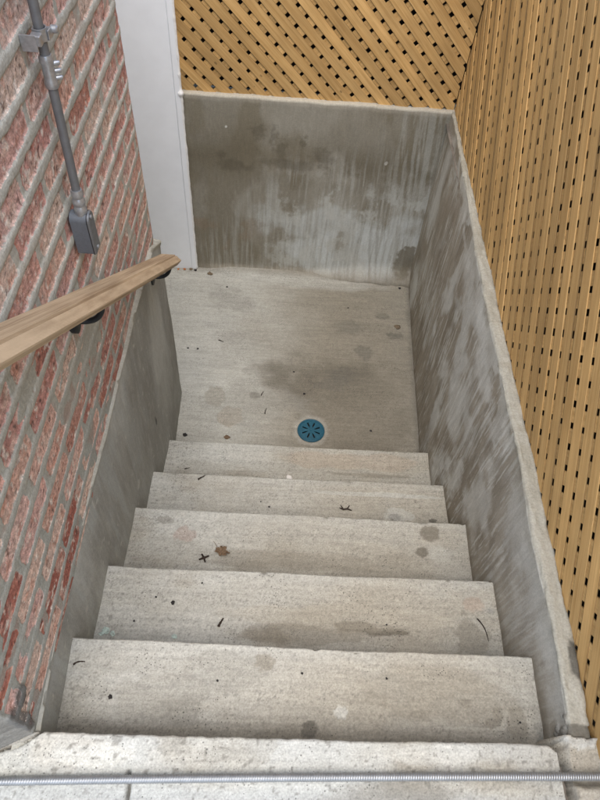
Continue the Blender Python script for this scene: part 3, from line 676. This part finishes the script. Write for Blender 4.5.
    c = mix(c, mix(np.array([.40, .38, .33]), np.array([.26, .245, .20]), fbm(Yg * 16, Z * 16 + A * 2, 720, 5)), top * .85)
    c = mix(c, CD * .7, blob(Yg, X, .215, 1.308, .045, .014, 6, .4) * .85 * (K >= 1))
    crumbs = blob(Yg, Z, .045, -.02, .04, .06, 8, .7) * ss(.4, .6, fbm(Yg * 70, Z * 70, 721, 3)); c = mix(c, CD, crumbs * .8)
    X = X - crumbs * .006
    F = grid_faces(n, len(y), flip=True)
    V = np.stack([X, Y2, Z], -1).reshape(-1, 3)
    # near end cap
    cap = [i * len(y) for i in range(n)]
    Fl = F.tolist() + [cap[::-1]]
    return mesh_obj('side_retaining_wall', V, Fl, M['wall'], None, c)
tag(right_wall(), 'brown grey concrete retaining wall running down beside the right end of the steps', 'wall')

# ------------------------------------------------------------------ lattices
def clip_poly(P, a, b, c):
    """keep a*u + b*v <= c"""
    out = []
    for i in range(len(P)):
        p, q = P[i], P[(i + 1) % len(P)]
        dp = a * p[0] + b * p[1] - c; dq = a * q[0] + b * q[1] - c
        if dp <= 0: out.append(p)
        if dp * dq < 0:
            t = dp / (dp - dq); out.append((p[0] + t * (q[0] - p[0]), p[1] + t * (q[1] - p[1])))
    return out
def slats(name, parent, rect, sgn, phase, step, width, to3, d0, th, seed):
    """all the slats of one layer; sgn +1: u - v = const (rising), -1: u + v = const (falling)"""
    rnd = random.Random(seed); V = []; F = []; A = []
    u0, u1, v0, v1 = rect; r2 = math.sqrt(2)
    cs = [(u0 - v1) if sgn > 0 else (u0 + v0), (u1 - v0) if sgn > 0 else (u1 + v1)]
    n0 = int(math.floor((cs[0] - phase) / step)) - 1; n1 = int(math.ceil((cs[1] - phase) / step)) + 1
    for n in range(n0, n1):
        lo = phase + n * step; ctr = lo + step / 2 + .0103 + rnd.uniform(-.0022, .0022); w = (width + rnd.uniform(-.0012, .0015)) * r2 / 2
        tilt = rnd.uniform(-.0030, .0030)
        P = [(u0, v0), (u1, v0), (u1, v1), (u0, v1)]
        a, b = (1 + tilt, -1 + tilt) if sgn > 0 else (1 + tilt, 1 - tilt)
        P = clip_poly(P, a, b, ctr + w); P = clip_poly(P, -a, -b, -(ctr - w)) if P else P
        if len(P) < 3: continue
        k = len(P); base = len(V); dd = d0 + rnd.uniform(-.0008, .0008)
        cu = sum(p[0] for p in P) / k; cv = sum(p[1] for p in P) / k
        # arris: front face slightly smaller than the body
        def shrink(p, e):
            q = (a * p[0] + b * p[1] - ctr); s_ = max(-1, min(1, q / w)) * e / r2
            return (p[0] - s_ * (1 if True else 0), p[1] - s_ * (-1 if sgn > 0 else 1))
        L0 = [shrink(p, .0006) for p in P]
        for ring, dep in ((L0, dd), (P, dd + .0006), (P, dd + th)):
            for p in ring:
                V.append(to3(p[0], p[1], dep))
                al = (p[0] + p[1]) / r2 if sgn > 0 else (p[0] - p[1]) / r2
                ac = (p[0] - p[1]) / r2 if sgn > 0 else (p[0] + p[1]) / r2
                A.append((al, ac - ctr / r2, n + seed * 131))
        F.append(tuple(base + i for i in range(k)))
        for r_ in (0, 1):
            for i in range(k):
                j = (i + 1) % k; F.append((base + r_ * k + i, base + r_ * k + j, base + (r_ + 1) * k + j, base + (r_ + 1) * k + i))
        F.append(tuple(base + 2 * k + i for i in range(k))[::-1])
    o = mesh_obj(name, np.array(V), F, M['lattice'], parent, None, False)
    import bmesh
    bm = bmesh.new(); bm.from_mesh(o.data); bmesh.ops.recalc_face_normals(bm, faces=bm.faces); bm.to_mesh(o.data); bm.free()
    at = o.data.attributes.new('slat', 'FLOAT_VECTOR', 'POINT'); at.data.foreach_set('vector', np.array(A, float).ravel())
    return o
TOP = 1.88
lr_ = tag(empty('lattice_panel', (1.33, 1.1, 0)), 'tan wooden privacy lattice standing along the top of the right hand concrete wall', 'lattice', 'wooden lattice panels round the stairwell')
t3 = lambda u, v, d: (1.3145 + .0062 * u + d, u, v)
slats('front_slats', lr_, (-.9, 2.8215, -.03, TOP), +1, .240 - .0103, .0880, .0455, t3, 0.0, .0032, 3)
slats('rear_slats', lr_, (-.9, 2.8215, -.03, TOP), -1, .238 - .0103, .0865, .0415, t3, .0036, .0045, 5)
MB().box((1.376, .98, .905), (.012, 3.76, 1.95)).build('shade_backing', M['shade_sheet'], lr_)  # added sheet, its dark colour stands for the shade behind the slats
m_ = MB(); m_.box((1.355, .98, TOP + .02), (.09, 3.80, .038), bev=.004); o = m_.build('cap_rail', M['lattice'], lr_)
def add_slat_attr(o, axis):
    n = len(o.data.vertices); co = np.zeros(n * 3); o.data.vertices.foreach_get('co', co); co = co.reshape(-1, 3)
    al = co @ np.array(axis); rest = co - al[:, None] * np.array(axis)
    at = o.data.attributes.new('slat', 'FLOAT_VECTOR', 'POINT')
    at.data.foreach_set('vector', np.stack([al, rest[:, 0] + rest[:, 1] * .7 + rest[:, 2] * .6, np.full(n, 7.0)], 1).ravel())
add_slat_attr(o, (0, 1, 0))
lb_ = tag(empty('lattice_panel', (.65, 2.83, 0)), 'tan wooden privacy lattice standing on the rear concrete wall beside the white wall', 'lattice', 'wooden lattice panels round the stairwell')
t3b = lambda u, v, d: (u, 2.822 + d, v)
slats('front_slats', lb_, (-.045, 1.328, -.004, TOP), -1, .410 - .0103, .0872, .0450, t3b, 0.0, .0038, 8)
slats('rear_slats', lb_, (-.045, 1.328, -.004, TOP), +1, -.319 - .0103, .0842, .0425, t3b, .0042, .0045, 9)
MB().box((.69, 2.875, .942), (1.45, .012, 1.876)).build('shade_backing', M['shade_sheet'], lb_)  # added dark sheet, shade painted behind the rear lattice
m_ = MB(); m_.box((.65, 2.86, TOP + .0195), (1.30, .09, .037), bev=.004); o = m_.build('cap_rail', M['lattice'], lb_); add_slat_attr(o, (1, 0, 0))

# ------------------------------------------------------------------ handrail
hr = tag(empty('handrail', (.08, .9, .5)), 'weathered oak handrail sloping down the brick wall on black brackets', 'handrail')
s_ = -.743; cs_ = 1 / math.sqrt(1 + s_ * s_); Tv = np.array([0, cs_, s_ * cs_]); Nv = np.array([0, -s_ * cs_, cs_])     # along and normal to the rail
def rail_pt(yv, x, n): # n above the top plane
    base = np.array([x, yv, 1.211 + s_ * yv]); return base + Nv * n
prof = [(.044, -.012), (.052, 0), (.1030, 0), (.1050, -.006), (.1085, -.0035), (.1265, -.0185), (.1265, -.0215), (.1130, -.038), (.058, -.038), (.044, -.03)]
ys = np.linspace(-.35, 1.612, 160)
V = []; A = []
for i, yv in enumerate(ys):
    for j, (x, n) in enumerate(prof):
        e = 0
        p = rail_pt(yv, x + .0006 * (vn(yv * 9, j * 1.7, 801) - .5), n + .0006 * (vn(yv * 11, j * 2.3, 802) - .5))
        if i == len(ys) - 1: p = p + (np.array([.084, p[1], p[2]]) - p) * .02
        V.append(p); A.append((yv / cs_, x * 1.0 + n * .9, 2.0))
nP = len(prof); F = [(i * nP + j, (i + 1) * nP + j, (i + 1) * nP + (j + 1) % nP, i * nP + (j + 1) % nP) for i in range(len(ys) - 1) for j in range(nP)]
F += [tuple(range(nP)), tuple((len(ys) - 1) * nP + j for j in range(nP))[::-1]]
ro = mesh_obj('rail', np.array(V), F, M['rail'], hr, None, True)
import bmesh
bm = bmesh.new(); bm.from_mesh(ro.data); bmesh.ops.recalc_face_normals(bm, faces=bm.faces); bm.to_mesh(ro.data); bm.free()
ro.data.set_sharp_from_angle(angle=R(10))
at = ro.data.attributes.new('slat', 'FLOAT_VECTOR', 'POINT'); at.data.foreach_set('vector', np.array(A, float).ravel())
def bracket(yb):
    zr = 1.211 + s_ * yb - .036 / cs_                      # underside of the rail
    b = MB(); zc = zr - .070
    b.tube([(.000, yb, zc), (.014, yb, zc), (.017, yb, zc)], [.027, .027, .018], 20)
    # plate is taller than wide
    for i in range(len(b.v)): x, y, z = b.v[i]; b.v[i] = (x, y, zc + (z - zc) * 1.35)
    br = b.build('bracket', M['iron'], hr, smooth='auto')
    a = MB(); pts = []
    for t in np.linspace(0, 1, 18):
        th = t * math.pi / 2
        pts.append((.014 + .066 * math.sin(th), yb + .012 * t, zc - .008 * math.sin(t * math.pi) + .050 * (1 - math.cos(th))))
    pts.append((.082, yb + .012, zr - .004)); a.tube(pts, .0075, 12); a.build('arm', M['iron'], br, smooth='auto')
    c = MB(); rot = np.array([[1, 0, 0], [0, cs_, s_ * cs_ * -1], [0, s_ * cs_, cs_]])
    rot = np.stack([np.array([1, 0, 0]), Tv, Nv], 1)
    c.box((.084, yb + .012, zr - .003), (.034, .075, .005), rot, .001); c.build('saddle', M['iron'], br)
bracket(1.585); bracket(.845)

# ------------------------------------------------------------------ electrical conduit down the brick wall
ec = tag(empty('electrical_conduit', (.03, 1.03, .6)), 'galvanised steel conduit running down the brick wall to a grey outlet fitting', 'conduit')
def cl(z): return np.array([.030, 1.010 + (z - .66) * .085, z])
MB().tube([cl(z) for z in np.linspace(.70, 1.715, 40)], .0095, 20).build('tube', M['emt'], ec, smooth='auto')
def ring_tube(name, z0, z1, radii, mat, parent):
    zs = np.linspace(z0, z1, len(radii)); return MB().tube([cl(z) for z in zs], radii, 24).build(name, mat, parent, smooth='auto')
cp = ring_tube('coupling', .945, 1.006, [.0120, .0138, .0138, .0120, .0120, .0120, .0120, .0120, .0138, .0138, .0120], M['zinc'], ec)
for z in (.962, .975, .989):
    c0 = cl(z); m_ = MB(); m_.tube([c0 + np.array([.010, .004, 0]), c0 + np.array([.020, .008, 0]), c0 + np.array([.022, .009, 0])], [.0045, .0045, .003], 12); m_.build('screw', M['zinc'], cp, smooth='auto')
cn = ring_tube('connector', .655, .722, [.014, .014, .0148, .0148, .0125, .0148, .0148, .0120, .0138, .0138, .0125], M['zinc'], ec)
# one hole strap with its standing clamp ear
st = MB(); zc = 1.043; c0 = cl(zc)
th_ = np.linspace(-2.6, 1.25, 18); ringi = [(c0[0] + .0117 * math.cos(t), c0[1] + .0117 * math.sin(t)) for t in th_]; ringo = [(c0[0] + .0140 * math.cos(t), c0[1] + .0140 * math.sin(t)) for t in th_]
poly = ringo + ringi[::-1]; hz = .011
nA = len(poly)
Va = [(x, y, zc - hz) for x, y in poly] + [(x, y, zc + hz) for x, y in poly]
Fa = []
k = len(ringo)
for i in range(k - 1):
    a, b = i, i + 1; ia, ib = nA - 1 - i, nA - 2 - i
    Fa += [(a, b, b + nA, a + nA), (ia, ia + nA, ib + nA, ib), (a, ia, ib, b), (a + nA, b + nA, ib + nA, ia + nA)]
st.add(Va, Fa)
st.box((.030, c0[1] - .026, zc), (.020, .018, .020), bev=.002); st.box((.018, c0[1] - .036, zc - .003), (.030, .003, .030), bev=.0008)
st.box((.046, c0[1] + .010, zc - .002), (.003, .028, .018), bev=.001); 
sp = st.build('strap', M['zinc'], ec, smooth='auto')
m_ = MB(); m_.tube([(.044, c0[1] + .024, zc - .002), (.054, c0[1] + .025, zc - .002), (.057, c0[1] + .025, zc - .002)], [.0075, .0075, .005], 12)
m_.tube([(.010, c0[1] + .024, zc - .002), (.044, c0[1] + .024, zc - .002)], .004, 10); m_.build('screw', M['zinc'], sp, smooth='auto')
# cast outlet body: rounded upper end, flat lower end, gasket and cover on its face
def rounded(y0, y1, z0, z1, r_top, r_bot, n=8):
    P = []
    for (cy, cz, a0, r) in ((y1 - r_bot, z0 + r_bot, -90, r_bot), (y1 - r_top, z1 - r_top, 0, r_top), (y0 + r_top, z1 - r_top, 90, r_top), (y0 + r_bot, z0 + r_bot, 180, r_bot)):
        for i in range(n + 1):
            a = R(a0 + 90 * i / n); P.append((cy + r * math.cos(a), cz + r * math.sin(a)))
    return P
yb0, yb1, zb0, zb1 = .990, 1.030, .553, .664
P = rounded(yb0, yb1, zb0, zb1, .017, .004)
m_ = MB(); m_.extrude(None, [(.004, y, z) for y, z in P], [(.0425, y, z) for y, z in P]); lb = m_.build('outlet_body', M['body'], ec, smooth='auto')
P2 = rounded(yb0 - .001, yb1 + .001, zb0 - .001, zb1 + .001, .018, .004)
m_ = MB(); m_.extrude(None, [(.0425, y, z) for y, z in P2], [(.0448, y, z) for y, z in P2]); m_.build('gasket', M['gasket'], lb, smooth='auto')
m_ = MB(); m_.extrude(None, [(.0448, y, z) for y, z in P2], [(.0490, y, z) for y, z in rounded(yb0 + .001, yb1 - .001, zb0 + .001, zb1 - .001, .016, .004)]); cv = m_.build('cover', M['emt'], lb, smooth='auto')
for z in (zb0 + .010, zb1 - .012):
    m_ = MB(); m_.tube([(.0485, 1.010, z), (.0515, 1.010, z), (.0525, 1.010, z)], [.0052, .0052, .0035], 14); m_.build('screw', M['zinc'], cv, smooth='auto')

# ------------------------------------------------------------------ flexible conduit on the pavement
def flex():
    nt_ = 12; pit = .0056; per = 7; Lx = np.arange(-.60, 1.95, pit / per); n = len(Lx)
    a = np.arange(nt_) * 2 * math.pi / nt_
    yc = -.0655 + .0308 * (Lx - .608) + .0035 * np.sin(Lx * 2.1 + .4); zc = .0125 + .002 * np.sin(Lx * 3.1)
    ph = (Lx[:, None] / pit + a[None] / (2 * math.pi))
    rad = .0078 + .0012 * np.abs(np.sin(math.pi * ph)) ** .7
    V = np.stack([np.repeat(Lx[:, None], nt_, 1), yc[:, None] + rad * np.cos(a), zc[:, None] + rad * np.sin(a)], -1).reshape(-1, 3)
    i = np.arange(n - 1)[:, None] * nt_; j = np.arange(nt_)[None]; k = (j + 1) % nt_
    F = np.stack([i + j, i + k, i + nt_ + k, i + nt_ + j], -1).reshape(-1, 4)[:, ::-1]
    return mesh_obj('flexible_conduit', V, F, M['flex'], None, None, True)
tag(flex(), 'ribbed flexible metal conduit lying across the pavement at the head of the stairs', 'conduit')

# ------------------------------------------------------------------ floor drain
fd = tag(empty('floor_drain', (.713, 1.603, FLOOR)), 'round teal plastic floor drain with eight slots set in the landing', 'drain')
def drain():
    cx, cy, z = .713, 1.603, FLOOR - .003
    nr, na = 26, 192; rr = np.linspace(.003, .062, nr); V = []; F = []
    for r in rr:
        for i in range(na):
            a = 2 * math.pi * i / na; V.append((cx + r * math.cos(a), cy + r * math.sin(a), z + .0015 * (1 - (r / .062) ** 2)))
    def slot(r, a):
        k = (a / (2 * math.pi) * 8) % 1; dist = abs(k - .5) / 8 * 2 * math.pi * r
        w = .0045 * min(1, (r - .014) / .018) if r > .014 else 0
        return .016 < r < .050 and dist < max(.0014, w)
    def quad(o, i, j): return (o + i * na + j, o + i * na + (j + 1) % na, o + (i + 1) * na + (j + 1) % na, o + (i + 1) * na + j)
    keep = [[not slot((rr[i] + rr[i + 1]) / 2, 2 * math.pi * (j + .5) / na) for j in range(na)] for i in range(nr - 1)]
    n0 = len(V); V += [(x, y, zz - .005) for x, y, zz in V]
    for i in range(nr - 1):
        for j in range(na):
            if not keep[i][j]: continue
            F.append(quad(0, i, j)); F.append(quad(n0, i, j)[::-1])
            for (ii, jj, e) in ((i - 1, j, (0, 1)), (i + 1, j, (2, 3)), (i, (j + 1) % na, (1, 2)), (i, (j - 1) % na, (3, 0))):
                if not (0 <= ii < nr - 1) or not keep[ii][jj]:
                    q = quad(0, i, j); F.append((q[e[1]], q[e[0]], q[e[0]] + n0, q[e[1]] + n0))
    F.append(tuple(range(na)))
    g = mesh_obj('grate', np.array(V), F, M['teal'], fd, None, False)
    m_ = MB(); m_.tube([(cx, cy, z + .003), (cx, cy, z + .0045)], [.0065, .005], 20); m_.build('screw', M['teal'], g, smooth='auto')
    # rim
    P = [(.0622, z - .006), (.0622, z + .0012), (.0645, z + .003), (.071, z + .003), (.073, z - .001), (.073, z - .01)]
    V = []; F = []; na = 96
    for j in range(na):
        a = 2 * math.pi * j / na
        for r, zz in P: V.append((cx + r * math.cos(a), cy + r * math.sin(a), zz))
    for j in range(na):
        k = (j + 1) % na
        for i in range(len(P) - 1): F.append((j * 6 + i, k * 6 + i, k * 6 + i + 1, j * 6 + i + 1))
    mesh_obj('rim', np.array(V), F, M['teal'], fd, None, True)
    m_ = MB(); m_.tube([(cx, cy, z - .09), (cx, cy, z - .012)], .0635, 40); m_.build('sump', M['dark'], fd)
drain()

# ------------------------------------------------------------------ litter on the steps
def ground_z(y):
    for k in range(6):
        if y <= NY[k]: return NZ[k]
    return FLOOR
def pebble(x, y, r, mat, label, cat='pebble', name='pebble', flat=.6, group=None, seed=0):
    r *= .74
    rnd = random.Random(int(x * 9131 + y * 777)); z = ground_z(y); V = []; F = []; nu, nv = 10, 6
    for i in range(nv + 1):
        for j in range(nu):
            ph = math.pi * i / nv; a = 2 * math.pi * j / nu; q = r * (.5 + .7 * rnd.random())
            V.append((x + q * math.sin(ph) * math.cos(a) * 1.15, y + q * math.sin(ph) * math.sin(a), z + r * flat * .75 + q * math.cos(ph) * flat))
    for i in range(nv):
        for j in range(nu):
            k = (j + 1) % nu; F.append((i * nu + j, (i + 1) * nu + j, (i + 1) * nu + k, i * nu + k))
    o = mesh_obj(name, np.array(V), F, mat, None, None, True); return tag(o, label, cat, group)
def twig(p, q, r, label, bend=.004, mat=None, group='twigs lying on the steps and landing', branch=None):
    z = ground_z(p[1]); n = 9; pts = []; r *= .8
    for i in range(n):
        t = i / (n - 1); x = p[0] + (q[0] - p[0]) * t; y = p[1] + (q[1] - p[1]) * t
        nx, ny = -(q[1] - p[1]), q[0] - p[0]; L = math.hypot(nx, ny) + 1e-9; b = bend * math.sin(math.pi * t)
        pts.append((x + nx / L * b, y + ny / L * b, z + r * 1.1 + .0012 * math.sin(t * 7)))
    m_ = MB(); m_.tube(pts, [r * (1 - .5 * i / (n - 1)) * (1 + .2 * math.sin(i * 2.3)) for i in range(n)], 7)
    if branch: m_.tube([pts[4], branch + (z + r * 1.5,)], [r * .7, r * .45], 6)
    return tag(m_.build('twig', mat or M['twig'], None, smooth=True), label, 'twig', group)
def flake(x, y, r, mat, label, cat, name, seed, lobes=0, curl=.25, group=None, rot=0):
    """thin crumpled plate with an irregular outline"""
    rnd = random.Random(seed); z = ground_z(y); n = 36; rings = 4; V = []; F = []; amp = [rnd.uniform(.75, 1.25) for _ in range(7)]
    for lay in (0, 1):
        V.append((x, y, z + .003 + lay * -.0012))
        for k in range(1, rings + 1):
            for j in range(n):
                a = 2 * math.pi * j / n; f = 1
                if lobes: f = (.62 + .38 * abs(math.cos(lobes * a / 2 + .4))) * amp[int(j / n * 7)] * (1 + .16 * math.cos(2 * a))
                else: f = .75 * amp[int(j / n * 7) % 7]
                f *= 1 + .10 * math.sin(j * 2.7 + seed)
                q = r * k / rings * f; hh = curl * r * (k / rings) ** 2 * (.5 + .5 * math.sin(3 * a + seed)) + .08 * r * math.sin(5 * a + k)
                V.append((x + q * math.cos(a + rot), y + q * math.sin(a + rot), z + .0035 + max(hh, 0) + lay * -.0012))
    m = 1 + rings * n
    for lay in (0, 1):
        o = lay * m
        for j in range(n):
            k = (j + 1) % n; t = (o, o + 1 + j, o + 1 + k); F.append(t if lay == 0 else t[::-1])
            for i in range(rings - 1):
                q = (o + 1 + i * n + j, o + 1 + (i + 1) * n + j, o + 1 + (i + 1) * n + k, o + 1 + i * n + k); F.append(q if lay == 0 else q[::-1])
    for j in range(n):
        k = (j + 1) % n; a = 1 + (rings - 1) * n; F.append((a + j, m + a + j, m + a + k, a + k))
    return tag(mesh_obj(name, np.array(V), F, mat, None, None, True), label, cat, group)

lf = flake(.343, .683, .026, M['leaf'], 'brown crumpled dead leaf on the third step from the top', 'leaf', 'dead_leaf', 4, lobes=7, curl=.7)
m_ = MB(); m_.tube([(.325, .700, NZ[3] + .005), (.316, .712, NZ[3] + .008), (.310, .720, NZ[3] + .006)], [.0010, .0008, .0006], 6); m_.build('stalk', M['leaf'], lf, smooth=True)
m_ = MB()
zx = NZ[3] + .003
m_.tube([(.264, .648, zx), (.281, .655, zx + .002), (.299, .664, zx)], [.003, .0045, .003], 7); m_.tube([(.272, .670, zx), (.281, .656, zx + .003), (.288, .640, zx)], [.003, .004, .0025], 7)
tag(m_.build('twig_scrap', M['twig'], None, smooth=True), 'dark cross shaped scrap of twig left of the brown leaf', 'twig', 'twigs lying on the steps and landing')
twig((-.001 + .012, .192), (.040, .200), .0032, 'short grey brown twig at the left end of the second tread down, by the cement foot')
bpy.data.objects['twig']['label'] = 'short brown twig at the left end of the highest step, against the cement foot'
twig((.371, .358), (.384, .385), .0052, 'stubby dark twig on the second step from the top, left of its middle', .001)
twig((1.196, .415), (1.222, .345), .0028, 'long thin curved black twig at the right end of the second step', .008)
twig((.198, 1.080), (.226, 1.101), .0046, 'stubby black twig near the left end of the fourth step', .001)
twig((.105, 1.232), (.128, 1.240), .0035, 'small dark twig at the back of the fifth step, left end', .002)
twig((.436, 1.810), (.447, 1.838), .0038, 'small dark twig on the landing left of the middle, farther of two', .002)
twig((.462, 1.690), (.470, 1.728), .0038, 'small dark twig on the landing left of the drain, nearer of two', .002)
twig((.165, 2.192), (.195, 2.180), .0036, 'thin dark twig near the middle of the pale left side of the landing', .002)
m_ = MB(); z4 = NZ[4] + .004
m_.tube([(.810, .978, z4), (.826, .970, z4 + .003), (.842, .974, z4 + .002), (.862, .968, z4)], [.002, .0035, .0035, .002], 7); m_.tube([(.842, .974, z4 + .002), (.852, .990, z4 + .002)], [.003, .002], 6); m_.tube([(.826, .970, z4 + .003), (.815, .990, z4 + .001)], [.003, .0015], 6)
tag(m_.build('twig_scrap', M['twig'], None, smooth=True), 'black forked scrap of twig at the middle of the fourth step', 'twig', 'twigs lying on the steps and landing')
pebble(.221, .427, .0088, M['pebble'], 'black pebble on the second step, left of the stubby twig', group='pebbles on the steps')
pebble(.122, .117, .0082, M['pebble'], 'dark grey pebble on the highest step towards its left end', group='pebbles on the steps')
pebble(.510, .968, .0062, M['pebble'], 'black pebble on the fourth step, nearer of two close together', group='pebbles on the steps')
pebble(.474, .990, .0050, M['pebble'], 'black pebble on the fourth step, farther of two close together', group='pebbles on the steps')
pebble(.058, 2.742, .024, M['stone'], 'brown clod of dirt on the landing by the foot of the white wall', 'clod', 'clod', .35)
pebble(.053, 1.531, .016, M['pebble'], 'dark flat scrap at the left of the landing beside the fifth step', 'scrap', 'scrap', .25)
pebble(1.235, 2.383, .026, M['stone'], 'dark brown leaf scrap on the landing by the right wall', 'scrap', 'scrap', .18)
pebble(.272, 1.530, .021, M['leaf'], 'tan crumbled leaf on the landing just above the fifth step', 'leaf', 'leaf_scrap', .12)
for (x, y, r, w) in ((-.005, 2.12, .008, 'leftmost speck on the pale left side of the landing'), (.052, 2.118, .009, 'black speck on the pale left side of the landing beside the cement foot'), (.175, 2.635, .008, 'black speck on the landing in front of the rear wall, left half'),
                     (.672, 1.838, .009, 'black speck on the landing straight beyond the drain'), (.612, 1.989, .008, 'black speck at the middle of the landing, second beyond the drain'), (.936, 2.518, .008, 'black speck on the landing towards the far right'),
                     (1.036, 1.617, .009, 'black speck on the landing right of the drain'), (1.275, 2.72, .012, 'black crumb in the far right corner of the landing')):
    pebble(x, y, r, M['pebble'], w, 'speck', 'speck', .4, 'dark specks on the landing')
for i, (x, y, w) in enumerate(((.165, .443, 'tiny dark crumb left of the black pebble on the second step'), (.109, .367, 'tiny dark crumb beside the pale green flakes'), (.305, .494, 'tiny dark crumb near the edge of the second step'),
                     (.62, .19, 'tiny dark crumb at the middle of the highest step'), (.395, .165, 'tiny dark crumb on the highest step, left of its middle'), (.85, .185, 'tiny dark crumb on the highest step, right of its middle'), (.9, .385, 'tiny dark crumb on the second step, right of its middle'), (1.20, .088, 'dark crumb at the right end of the highest step'))):
    pebble(x, y, .0042, M['pebble'], w, 'crumb', 'crumb', .6, 'dark crumbs on the steps')
for i, (dx, dy, r, w) in enumerate(((0, 0, .013, 'largest pale green flake at the back left of the second step'), (.022, -.008, .010, 'pale green flake, rightmost of the cluster at the left of the second step'), (-.012, -.010, .009, 'pale green flake, leftmost of the cluster at the left of the second step'))):
    flake(.030 + dx, .334 + dy, r, M['chip'], w, 'paint flake', 'paint_flake', 20 + i, 0, .35, 'pale green paint flakes')
flake(.241, .324, .012, M['chip'], 'lone pale green flake at the back of the second step', 'paint flake', 'paint_flake', 31, 0, .35, 'pale green paint flakes')
flake(.597, 1.213, .018, M['whitechip'], 'white flake at the back of the fifth step', 'paint flake', 'paint_flake', 33, 0, .1)
for i, (x, y, r, mt, w) in enumerate(((-.105, 2.768, .012, 'orange', 'orange crumb at the foot of the white wall'), (-.066, 2.772, .014, 'stone', 'brown crumb at the foot of the white wall by the corner'), (-.145, 2.766, .010, 'orange', 'leftmost orange crumb at the foot of the white wall'), (-.036, 2.765, .012, 'pebble', 'black crumb in the corner of white and rear walls'))):
    pebble(x, y, r, M[mt], w, 'crumb', 'crumb', .6, 'crumbs at the foot of the white wall')

# ------------------------------------------------------------------ light, sky, camera
w = bpy.data.worlds.new('World'); S.world = w; w.use_nodes = True; nt = w.node_tree
sky = nt.nodes.new('ShaderNodeTexSky'); sky.sky_type = 'NISHITA'; sky.sun_disc = False
EL, AZ = R(70), R(186)                       # azimuth clockwise from +Y
sky.sun_elevation = EL; sky.sun_rotation = AZ; sky.air_density = 1.0; sky.dust_density = 3.0; sky.ozone_density = 1.0
bg = nt.nodes['Background']; nt.links.new(sky.outputs[0], bg.inputs[0]); bg.inputs[1].default_value = .15
sd = bpy.data.lights.new('sun', 'SUN'); sd.energy = 1.5; sd.angle = R(80); sd.color = (1.0, .99, .965)
so = bpy.data.objects.new('sun', sd); COL.objects.link(so)
from mathutils import Vector, Matrix
dv = Vector((math.sin(AZ) * math.cos(EL), math.cos(AZ) * math.cos(EL), math.sin(EL)))
so.rotation_euler = dv.to_track_quat('Z', 'Y').to_euler(); so.location = (1, -2, 6)

Rm = [[0.99754545, 0.01889797, 0.06742356], [0.05455595, -0.81336443, -0.57919077], [0.0438944, 0.58144748, -0.81239899]]
cd = bpy.data.cameras.new('camera'); cam = bpy.data.objects.new('camera', cd); COL.objects.link(cam); S.camera = cam
r_, d_, f_ = [Vector(v) for v in Rm]
mw = Matrix.Identity(4)
for i in range(3): mw[i][0] = r_[i]; mw[i][1] = -d_[i]; mw[i][2] = -f_[i]
mw.translation = Vector((0.50158601, -0.17338793, 1.61093533)); cam.matrix_world = mw
cd.sensor_fit = 'VERTICAL'; cd.sensor_height = 24.0; cd.lens = 614.09 / 800 * 24.0; cd.clip_start = .02; cd.clip_end = 500
S.view_settings.view_transform = 'Standard'; S.view_settings.look = 'None'; S.view_settings.gamma = 1; S.view_settings.use_curve_mapping = False
S.view_settings.exposure = 1.08
